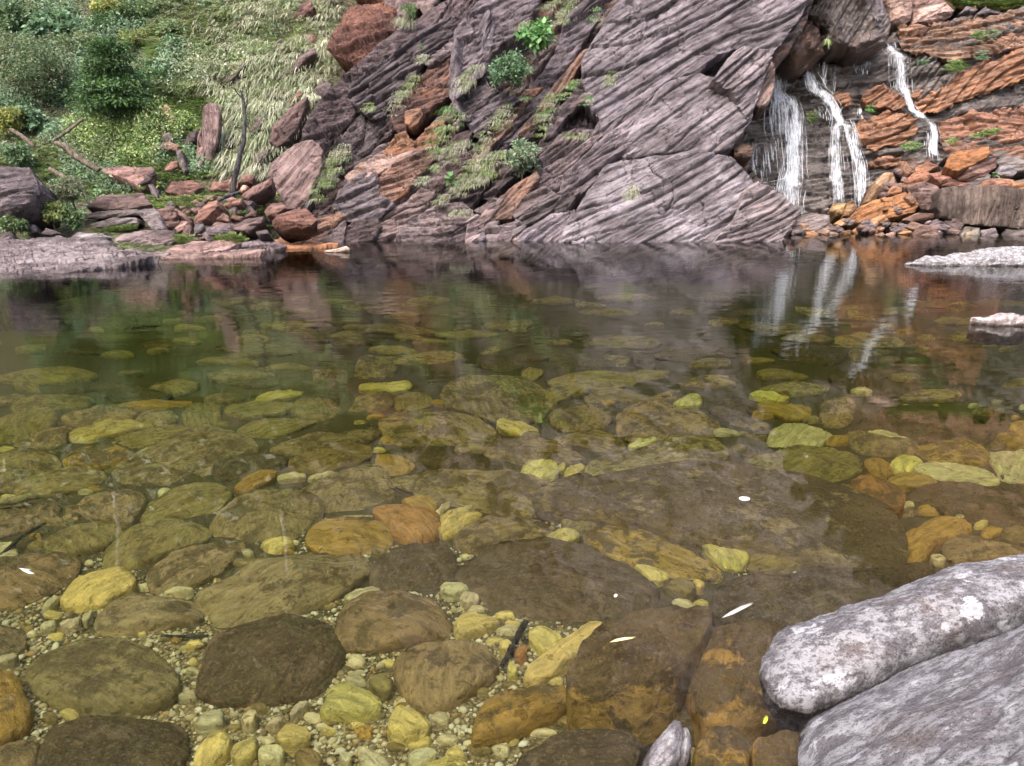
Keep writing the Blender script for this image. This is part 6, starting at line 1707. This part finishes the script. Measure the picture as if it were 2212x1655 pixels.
def grass_mesh(root, n_blades, length, pal, rg, down=(0, -.5, -.55), width=.016, spread=.8, tuft=.1):
    """drooping tufts at the given roots"""
    n = len(root)
    L = length * rg.uniform(.6, 1.3, n)
    tid = np.repeat(np.arange(n), n_blades)
    N = len(tid)
    a = rg.uniform(0, 6.28, N)
    b0 = root[tid] + np.stack([np.cos(a), np.sin(a), np.zeros(N)], -1) * (tuft * rg.random(N))[:, None]
    out = np.stack([np.cos(a) * spread, np.sin(a) * spread * .8 - .25, rg.uniform(.5, 1.3, N)], -1)
    d = unit(out)
    l = L[tid] * rg.uniform(.6, 1.2, N)
    dn = np.array(down)
    s = np.cross(d, [0, -1.0, .3]); s = unit(s)
    V = []
    for t, w in ((0, 1.0), (.4, .9), (.75, .6), (1.0, .08)):
        p = b0 + d * (l * t)[:, None] + dn * (l * t * t * rg.uniform(.9, 1.1))[:, None]
        V += [p - s * (width * w * .5), p + s * (width * w * .5)]
    v = np.stack(V, 1)
    i = (np.arange(N) * 8)[:, None]
    q = np.concatenate([i + np.array([[0, 1, 3, 2]]), i + np.array([[2, 3, 5, 4]]), i + np.array([[4, 5, 7, 6]])])
    t = tones(pal, n, rg, .22)[tid]; t[:, :3] *= rg.uniform(.75, 1.25, (N, 1))
    return v.reshape(-1, 3), q, np.repeat(t, 8, 0)

def put_grass(name, label, chunks):
    vs, qs, ts, b = [], [], [], 0
    for v, q, t in chunks:
        vs.append(v); qs.append(q + b); ts.append(t); b += len(v)
    o = link(name, make_mesh(name, np.concatenate(vs), [np.concatenate(qs)], {'tone': ('FLOAT_COLOR', np.concatenate(ts))}, smooth=False), M_GRASS)
    tag(o, label, 'grass', kind='stuff')
rg = np.random.default_rng(99)
bank = []
z = in_zone('1', '1350,-60 2118,-60 2118,420 1980,560 1900,760 1820,900 1700,1000 1680,1100 1380,1100 1380,620 1250,560 1200,420 1150,150', 1200, rg)
z = off_rocks(z)
r = hill_hit(z[:, 0], z[:, 1])
f = fb2(r[:, 0] * .9, r[:, 2] * .9, 41, 3) + rg.normal(0, .22, len(r))
bank.append(grass_mesh(r[f > .02], 30, .55, STRAW[:3] + STRAW, rg, width=.024, spread=.8, down=(.1, -.55, -.95), tuft=.12))
bank.append(grass_mesh(r[(f <= .02) & (f > -.3)], 26, .4, GREENGRASS + STRAW, rg, width=.022, spread=.9, down=(-.1, -.4, -.75), tuft=.12))
bank.append(grass_mesh(r[f <= -.3], 18, .3, OLIVE + [(.25, .21, .16), (.2, .16, .12)], rg, width=.02, spread=1.0, down=(0, -.3, -.6), tuft=.14))
z = in_zone('1', '1000,-60 1500,-60 1400,500 1200,620 1000,560 950,300', 700, rg)
z = off_rocks(z)
bank.append(grass_mesh(hill_hit(z[:, 0], z[:, 1]), 24, .45, OLIVE + STRAW[:3] + GREENGRASS, rg, width=.026, spread=.6, down=(0, -.6, -.8), tuft=.14))
z = in_zone('1', '960,620 1380,560 1380,1100 1000,1130 640,1030 560,880 700,760 860,740', 1300, rg)
z = off_rocks(z)
bank.append(grass_mesh(hill_hit(z[:, 0], z[:, 1]), 18, .22, GREENGRASS + MIDGREEN, rg, width=.022))
z = in_zone('1', '0,830 300,880 600,1050 900,1150 1700,1180 1700,1420 1150,1330 950,1290 940,1220 500,1260 300,1200 0,1040', 800, rg)
z = off_rocks(z)
bank.append(grass_mesh(hill_hit(z[:, 0], z[:, 1]), 18, .2, GREENGRASS + MIDGREEN, rg, width=.022))
put_grass('bank_grass', 'pale drooping grass covering the steep bank left of the spur', bank)
spurg = []
for s, n, L, pal, off in [
        ('560,700 640,600 740,470 790,470 700,600 610,720', 60, .35, GREENGRASS + STRAW, .95), ('1010,560 1060,470 1150,380 1180,400 1100,520 1040,580', 46, .35, STRAW, 1.35),
        ('880,800 960,640 1050,720 1040,800 960,860 900,940 830,1010 860,930', 90, .3, GREENGRASS + BRIGHT, 1.2), ('1190,800 1280,690 1370,620 1350,720 1260,830 1200,880 1160,1000 1130,980', 110, .32, STRAW + GREENGRASS, 1.0),
        ('830,1050 950,930 1080,860 1100,900 1000,1000 860,1080', 90, .28, STRAW + GREENGRASS, 1.15), ('990,1180 1040,1050 1130,990 1300,900 1350,960 1280,1060 1150,1150 1040,1220', 220, .34, STRAW + GREENGRASS, 1.25),
        ('1520,800 1570,640 1600,560 1640,640 1580,760 1540,860', 70, .3, GREENGRASS + STRAW, 1.0), ('1640,640 1700,540 1760,470 1770,500 1690,620', 60, .2, BRIGHT + GREENGRASS, 1.05),
        ('1660,160 1640,90 1720,-20 1760,0 1700,120', 60, .3, STRAW + GREENGRASS, 1.0), ('1540,80 1600,0 1650,10 1580,90', 40, .25, STRAW + GREENGRASS, 1.0), ('200,1100 240,950 330,880 340,960 280,1080 200,1200', 90, .3, GREENGRASS + STRAW, 1.0),
        ('120,1200 150,1130 230,1100 220,1190 150,1280', 50, .25, GREENGRASS, 1.1), ('640,180 660,110 740,110 730,170', 40, .4, STRAW, .5), ('780,1130 830,1090 840,1130 800,1160', 26, .22, STRAW, 1.35),
        ('980,1340 1000,1300 1090,1300 1100,1340 1020,1350', 40, .22, STRAW, 1.5), ('880,1260 940,1200 980,1230 920,1270', 36, .2, GREENGRASS + STRAW, 1.2), ('780,380 800,340 830,350 820,400', 20, .3, STRAW, 1.1),
        ('1920,560 1960,460 2010,440 1980,520', 30, .22, GREENGRASS, 1.3), ('1830,170 1870,60 1900,40 1890,120', 30, .18, BRIGHT, 1.2), ('1380,190 1420,140 1500,120 1460,180', 30, .25, STRAW, 1.2),
        ('2070,1240 2118,1150 2160,1180 2118,1250', 40, .25, STRAW, 2.1), ('1660,850 1700,820 1840,830 1850,870 1720,860', 40, .2, GREENGRASS + STRAW, 1.2), ('440,680 470,640 500,650 480,700', 24, .22, GREENGRASS, 1.1),
        ('1420,620 1440,580 1460,590 1445,640', 14, .16, BRIGHT, 1.2), ('1530,760 1550,640 1600,640 1570,740', 24, .25, BRIGHT, 1.1), ('1800,660 1830,560 1860,580 1850,650', 24, .14, BRIGHT, 1.3)]:
    zz = in_zone('2', s, max(5, int(n * .55)), rg)
    d = ray(zz[:, 0], zz[:, 1]); p0, nn = CLIFF
    r = CAMP + d * (((p0 + nn * off - CAMP) @ nn) / (d @ nn))[:, None]
    spurg.append(grass_mesh(r, 9, L * .8, [tuple(.75 * x for x in q_) for q_ in pal] + STRAW[3:], rg, down=(-.25, -.3, -1.2), width=.012, tuft=.14, spread=.42))
for s, n, L, pal, off in [('1560,790 1600,760 1650,770 1640,800 1580,810', 30, .16, GREENGRASS + BRIGHT, .65), ('1780,380 1800,330 1870,330 1890,370 1830,400', 44, .2, BRIGHT + GREENGRASS, .35),
        ('1880,210 1960,170 2070,170 2070,210 1950,220', 50, .14, GREENGRASS + BLUEGREEN, .45), ('1900,740 2000,700 2080,690 2070,720 1920,750', 50, .13, GREENGRASS, .5), ('1790,770 1820,740 1850,760 1820,780', 24, .14, GREENGRASS, .5),
        ('1045,660 1050,600 1090,600 1095,640 1060,670', 30, .16, GREENGRASS + MIDGREEN, .45), ('1640,340 1660,320 1690,330 1670,360', 24, .14, BLUEGREEN, .4), ('1940,330 1960,280 2030,270 2010,320', 30, .12, BLUEGREEN, .4), ('1360,600 1380,560 1400,570 1390,610', 16, .12, BRIGHT, .6),
        ('700,960 720,920 750,930 740,980', 24, .14, GREENGRASS, 3.2)]:
    zz = in_zone('3', s, n, rg)
    d = ray(zz[:, 0], zz[:, 1]); p0, nn = WALL
    r = CAMP + d * (((p0 + nn * off - CAMP) @ nn) / (d @ nn))[:, None]
    spurg.append(grass_mesh(r, 16, L, pal, rg, down=(0, -.3, -.8), width=.016, tuft=.05))
put_grass('cliff_grass', 'grass tufts hanging from cracks in the spur and falls wall', spurg)
moss = []
for s, n, Y in [('1340,1500 1350,1460 1450,1455 1530,1480 1500,1510 1400,1512', 60, 15.9), ('1090,1500 1100,1465 1180,1460 1190,1490 1120,1512', 30, 15.9), ('900,1260 1000,1230 1200,1210 1300,1240 1200,1290 1000,1280', 50, 17.6),
                ('720,1560 760,1545 800,1555 760,1572', 30, 14.6), ('600,1435 700,1410 840,1400 830,1430 700,1440', 70, 16.5)]:
    zz = in_zone('1', s, n, rg)
    moss.append(grass_mesh(at_y(zz[:, 0], zz[:, 1], Y), 12, .10, [(.15, .21, .07), (.20, .26, .09), (.12, .17, .06), (.24, .25, .12)], rg, down=(0, -.2, -.3), width=.018, tuft=.08))
zz = in_zone('3', '1780,-40 2300,-40 2300,20 2200,40 2080,60 1960,40 1840,40', 260, rg)
moss.append(grass_mesh(at_y(zz[:, 0], zz[:, 1], 27.2), 16, .3, BRIGHT + YELLOWG + GREENGRASS, rg, width=.025, tuft=.15))
put_grass('wet_turf', 'bright green moss and short turf between the bank rocks and on the skyline', moss)

def undergrowth():
    rg = np.random.default_rng(123)
    vs, ts, n0 = [], [], 0
    for s, n, lf, pal in [('-60,-60 1350,-60 1200,420 960,620 860,740 640,760 400,900 300,880 -60,800', 46000, .085, MIDGREEN + OLIVE + BLUEGREEN + DKGREEN),
                          ('-60,780 330,880 640,1060 900,1120 900,1210 560,1260 500,1420 250,1440 -60,1440', 13000, .06, MIDGREEN + BLUEGREEN + OLIVE),
                          ('560,740 900,720 1250,760 1380,1100 1100,1120 700,1040 400,900', 15000, .06, MIDGREEN + OLIVE + GREENGRASS + BLUEGREEN),
                          ('1100,-60 1900,-60 1750,400 1450,760 1150,700 1000,500', 16000, .07, OLIVE + MIDGREEN + STRAW[:2] + BLUEGREEN),
                          ('1500,560 1900,120 2000,300 1800,760 1600,1000 1420,1080 1400,700', 5000, .05, GREENGRASS + MIDGREEN + OLIVE)]:
        z = off_rocks(in_zone('1', s, n, rg)); n = len(z)
        r = hill_hit(z[:, 0], z[:, 1], .0)
        # clumpy lift off the ground
        cl = np.clip(fb2(r[:, 0] * 1.3, r[:, 2] * 1.3, 77, 3) + .35, 0, 1.2)
        r[:, 2] += rg.random(n) * .55 * cl; r[:, 1] -= rg.random(n) * .35 * cl
        d = unit(rg.normal(0, 1, (n, 3)) + np.array([0, -.5, .1])); nr = unit(rg.normal(0, .5, (n, 3)) + np.array([0, -.4, .9]))
        l = lf * rg.uniform(.5, 1.5, n)
        v, q = leaf_quads(r, d, nr, l, l * rg.uniform(.3, .6, n))
        ph = fb2(r[:, 0] * .5, r[:, 2] * .5, 31, 3)
        pal = np.array(pal); k = np.clip(((ph + 1) * .5 * len(pal) + rg.normal(0, .9, n)).astype(int), 0, len(pal) - 1)
        t = np.concatenate([pal[k] * rg.uniform(.7, 1.35, (n, 1)), np.ones((n, 1))], 1)
        vs.append(v); ts.append(np.repeat(t, 4, 0)); n0 += n
    v = np.concatenate(vs)
    o = link('undergrowth', make_mesh('undergrowth', v, [np.arange(n0 * 4).reshape(n0, 4)], {'tone': ('FLOAT_COLOR', np.concatenate(ts))}, smooth=False), M_LEAF)
    tag(o, 'mixed green undergrowth covering the left hillside', 'undergrowth', kind='stuff')
undergrowth()

def woods():
    """the wooded slope above the frame, which the near water mirrors"""
    rg = np.random.default_rng(321)
    n = 42000
    X = rg.uniform(-34, 30, n); Y = 24.5 + 26 * rg.random(n)
    Z = hill_z(X, Y)
    vis = (Z - CAM_H) / Y
    keep = (vis > .205) & ((X < -6 + (Y - 24) * .3) | (rg.random(n) < .12))
    X, Y, Z = X[keep], Y[keep], Z[keep]; n = len(X)
    cl = np.clip(fb2(X * .35, Y * .35, 8, 3) + .5, 0, 1.5)
    Z = Z + rg.random(n) * 2.6 * cl
    c = np.stack([X, Y, Z], -1)
    d = unit(rg.normal(0, 1, (n, 3))); nr = unit(rg.normal(0, .5, (n, 3)) + np.array([0, -.5, .8]))
    l = rg.uniform(.25, .6, n)
    v, q = leaf_quads(c, d, nr, l, l * .55)
    t = tones(MIDGREEN + OLIVE + STRAW, n, rg, .3)
    o = link('woods', make_mesh('woods', v, [q], {'tone': ('FLOAT_COLOR', np.repeat(t, 4, 0))}, smooth=False), M_LEAF)
    tag(o, 'wooded upper slope mirrored in the near water', 'woods', kind='stuff')
woods()

# ------------------------------------------------------------------ dead wood
def line1(s, Y, lift=0.0):
    p = P('1', s); return [at_y(x, y, Y if not isinstance(Y, (list, tuple)) else Y[i]) for i, (x, y) in enumerate(p)]
log_thing('burnt_trunk', line1('1442,1200 1460,1090 1490,970 1514,860 1521,740 1512,620 1492,560', [18.6, 18.6, 18.7, 18.8, 18.9, 19.0, 19.0]), [.075, .065, .058, .05, .04, .028, .012], M_CHAR,
          'thin charred dead trunk standing beside the grass bank', 'dead tree', 1,
          branches=[(line1('1512,620 1470,575 1455,545', 19.0), [.025, .018, .01]), (line1('1518,700 1535,640 1530,560', 19.0), [.02, .014, .008])])
log_thing('fallen_branch', line1('1335,1255 1400,1225 1485,1192', [17.6, 17.7, 17.9]), [.03, .035, .03], M_CHAR, 'short charred branch lying on rocks below the burnt trunk', 'branch', 2)
G_W = 'fallen logs on the left slope'
log_thing('fallen_log', line1('330,872 420,815 515,738', [19.0, 19.2, 19.4]), [.04, .038, .034], M_BARK, 'thin fallen log slanting up to the right below the evergreen', 'log', 3, G_W)
log_thing('fallen_log', line1('345,888 400,905 470,970 540,1015 615,1058', [18.9, 18.9, 18.9, 18.9, 18.9]), [.05, .075, .08, .07, .055], M_BARK, 'thick fallen log sloping down to the flat reddish slab', 'log', 4, G_W)
log_thing('fallen_log', line1('310,1050 400,1100 495,1145', [18.2, 18.1, 18.0]), [.05, .055, .045], M_BARK, 'fallen log half hidden in leaves below the thick log', 'log', 5, G_W)
log_thing('fallen_log', line1('60,800 140,850 210,908', [19.0, 19.0, 19.0]), [.045, .055, .045], M_BARK, 'brown log lying at the far left under the golden bush', 'log', 6, G_W)
p7 = lambda reg, s, z: [at_z(x, y, z[i]) for i, (x, y) in enumerate(P(reg, s))]
log_thing('sunken_log', p7('7', '-60,130 100,115 240,88', [-.5, -.5, -.52]), [.025, .03, .02], M_PALEWOOD, 'pale sunken log at the left edge between brown stones', 'log', 7)
log_thing('sunken_stick', p7('8', '1035,820 970,940 900,1075', [-.42, -.43, -.45]), [.016, .015, .013], M_CHAR, 'dark sunken stick on the gravel left of the yellow square stone', 'stick', 8)
log_thing('sunken_stick', p7('8', '-20,212 80,211 150,210', [-.5, -.5, -.5]), [.008, .010, .007], M_PALEWOOD, 'thin pale sunken stick left of the orange knuckle stone', 'stick', 9)
log_thing('sunken_stick', p7('7', '930,900 1060,905 1200,900', [-.5, -.5, -.5]), [.006, .008, .006], M_CHAR, 'thin dark twig on the gravel above the big dark boulder', 'stick', 10)
log_thing('sunken_stick', p7('7', '0,440 120,330 260,250', [-.52, -.53, -.55]), [.010, .012, .009], M_CHAR, 'dark sunken twig between brown stones near the left edge', 'stick', 11)

# pale trunks of trees on the rim above the picture, mirrored as white streaks
for k, (px, py) in enumerate([(1205, 1065), (1222, 1075), (606, 1120), (250, 1090), (1450, 1150), (1545, 1150)]):
    d = ray(px, py); d = d / d[1]
    # mirrored line of sight meets the slope
    Y = 20.0
    while Y < 60:
        zz = -(CAM_H + d[2] * Y); xx = d[0] * Y
        if zz <= float(hill_z(xx, Y)) + .6: break
        Y += .1
    base = np.array([xx, Y, float(hill_z(xx, Y)) - .3])
    top = base + np.array([RNG.uniform(-.3, .3), -.3, 3.6])
    log_thing('pale_trunk', [base, (base + top) * .5 + np.array([.12, 0, 0]), top], [.10, .08, .05], M_WHITEBARK,
              'slender pale tree trunk on the wooded rim, seen mirrored in the water', 'tree', 40 + k, 'pale trunks on the rim')

# ------------------------------------------------------------------ leaves afloat
def float_leaf(reg, s, colr, label, bend=.004):
    p = P(reg, s); g = at_z(p[:, 0], p[:, 1], .004)
    c = g.mean(0); n = len(g)
    v = np.concatenate([(g - c), [[0, 0, bend]], (g - c) - np.array([0, 0, .0015]), [[0, 0, bend - .0015]]])
    f = [[i, (i + 1) % n, n] for i in range(n)] + [[n + 1 + (i + 1) % n, n + 1 + i, 2 * n + 1] for i in range(n)]
    q = [[i, n + 1 + i, n + 1 + (i + 1) % n, (i + 1) % n] for i in range(n)]
    me = make_mesh('floating_leaf', v, [np.array(f), np.array(q)], {'tone': ('FLOAT_COLOR', np.tile([*colr, 1], (len(v), 1)))})
    o = link('floating_leaf', me, M_PEBBLE); o.location = c
    tag(o, label, 'leaf', 'leaves floating on the pool')
float_leaf('9', '417,104 430,95 462,94 484,104 480,115 450,119 428,114', (.78, .74, .70), 'white petal shaped leaf afloat over the great flat slab')
float_leaf('8', '1523,937 1560,918 1610,908 1672,906 1650,916 1590,928', (.75, .58, .28), 'long straw coloured leaf afloat over the orange ended rock')
float_leaf('9', '322,796 370,760 430,728 480,712 502,708 490,722 440,748 380,778', (.42, .39, .36), 'long grey leaf afloat behind the orange ended rock')
float_leaf('9', '558,1408 562,1380 574,1362 588,1366 586,1390 574,1408', (.42, .48, .05), 'small yellow green leaf beside the corner boulder')
float_leaf('7', '108,508 140,512 180,515 170,530 200,542 165,540 140,528', (.62, .66, .5), 'small curled pale leaf over the long orange brown stone')
float_leaf('8', '1544,668 1555,656 1568,662 1560,676 1548,676', (.75, .68, .5), 'tiny cream leaf over the long striped boulder')
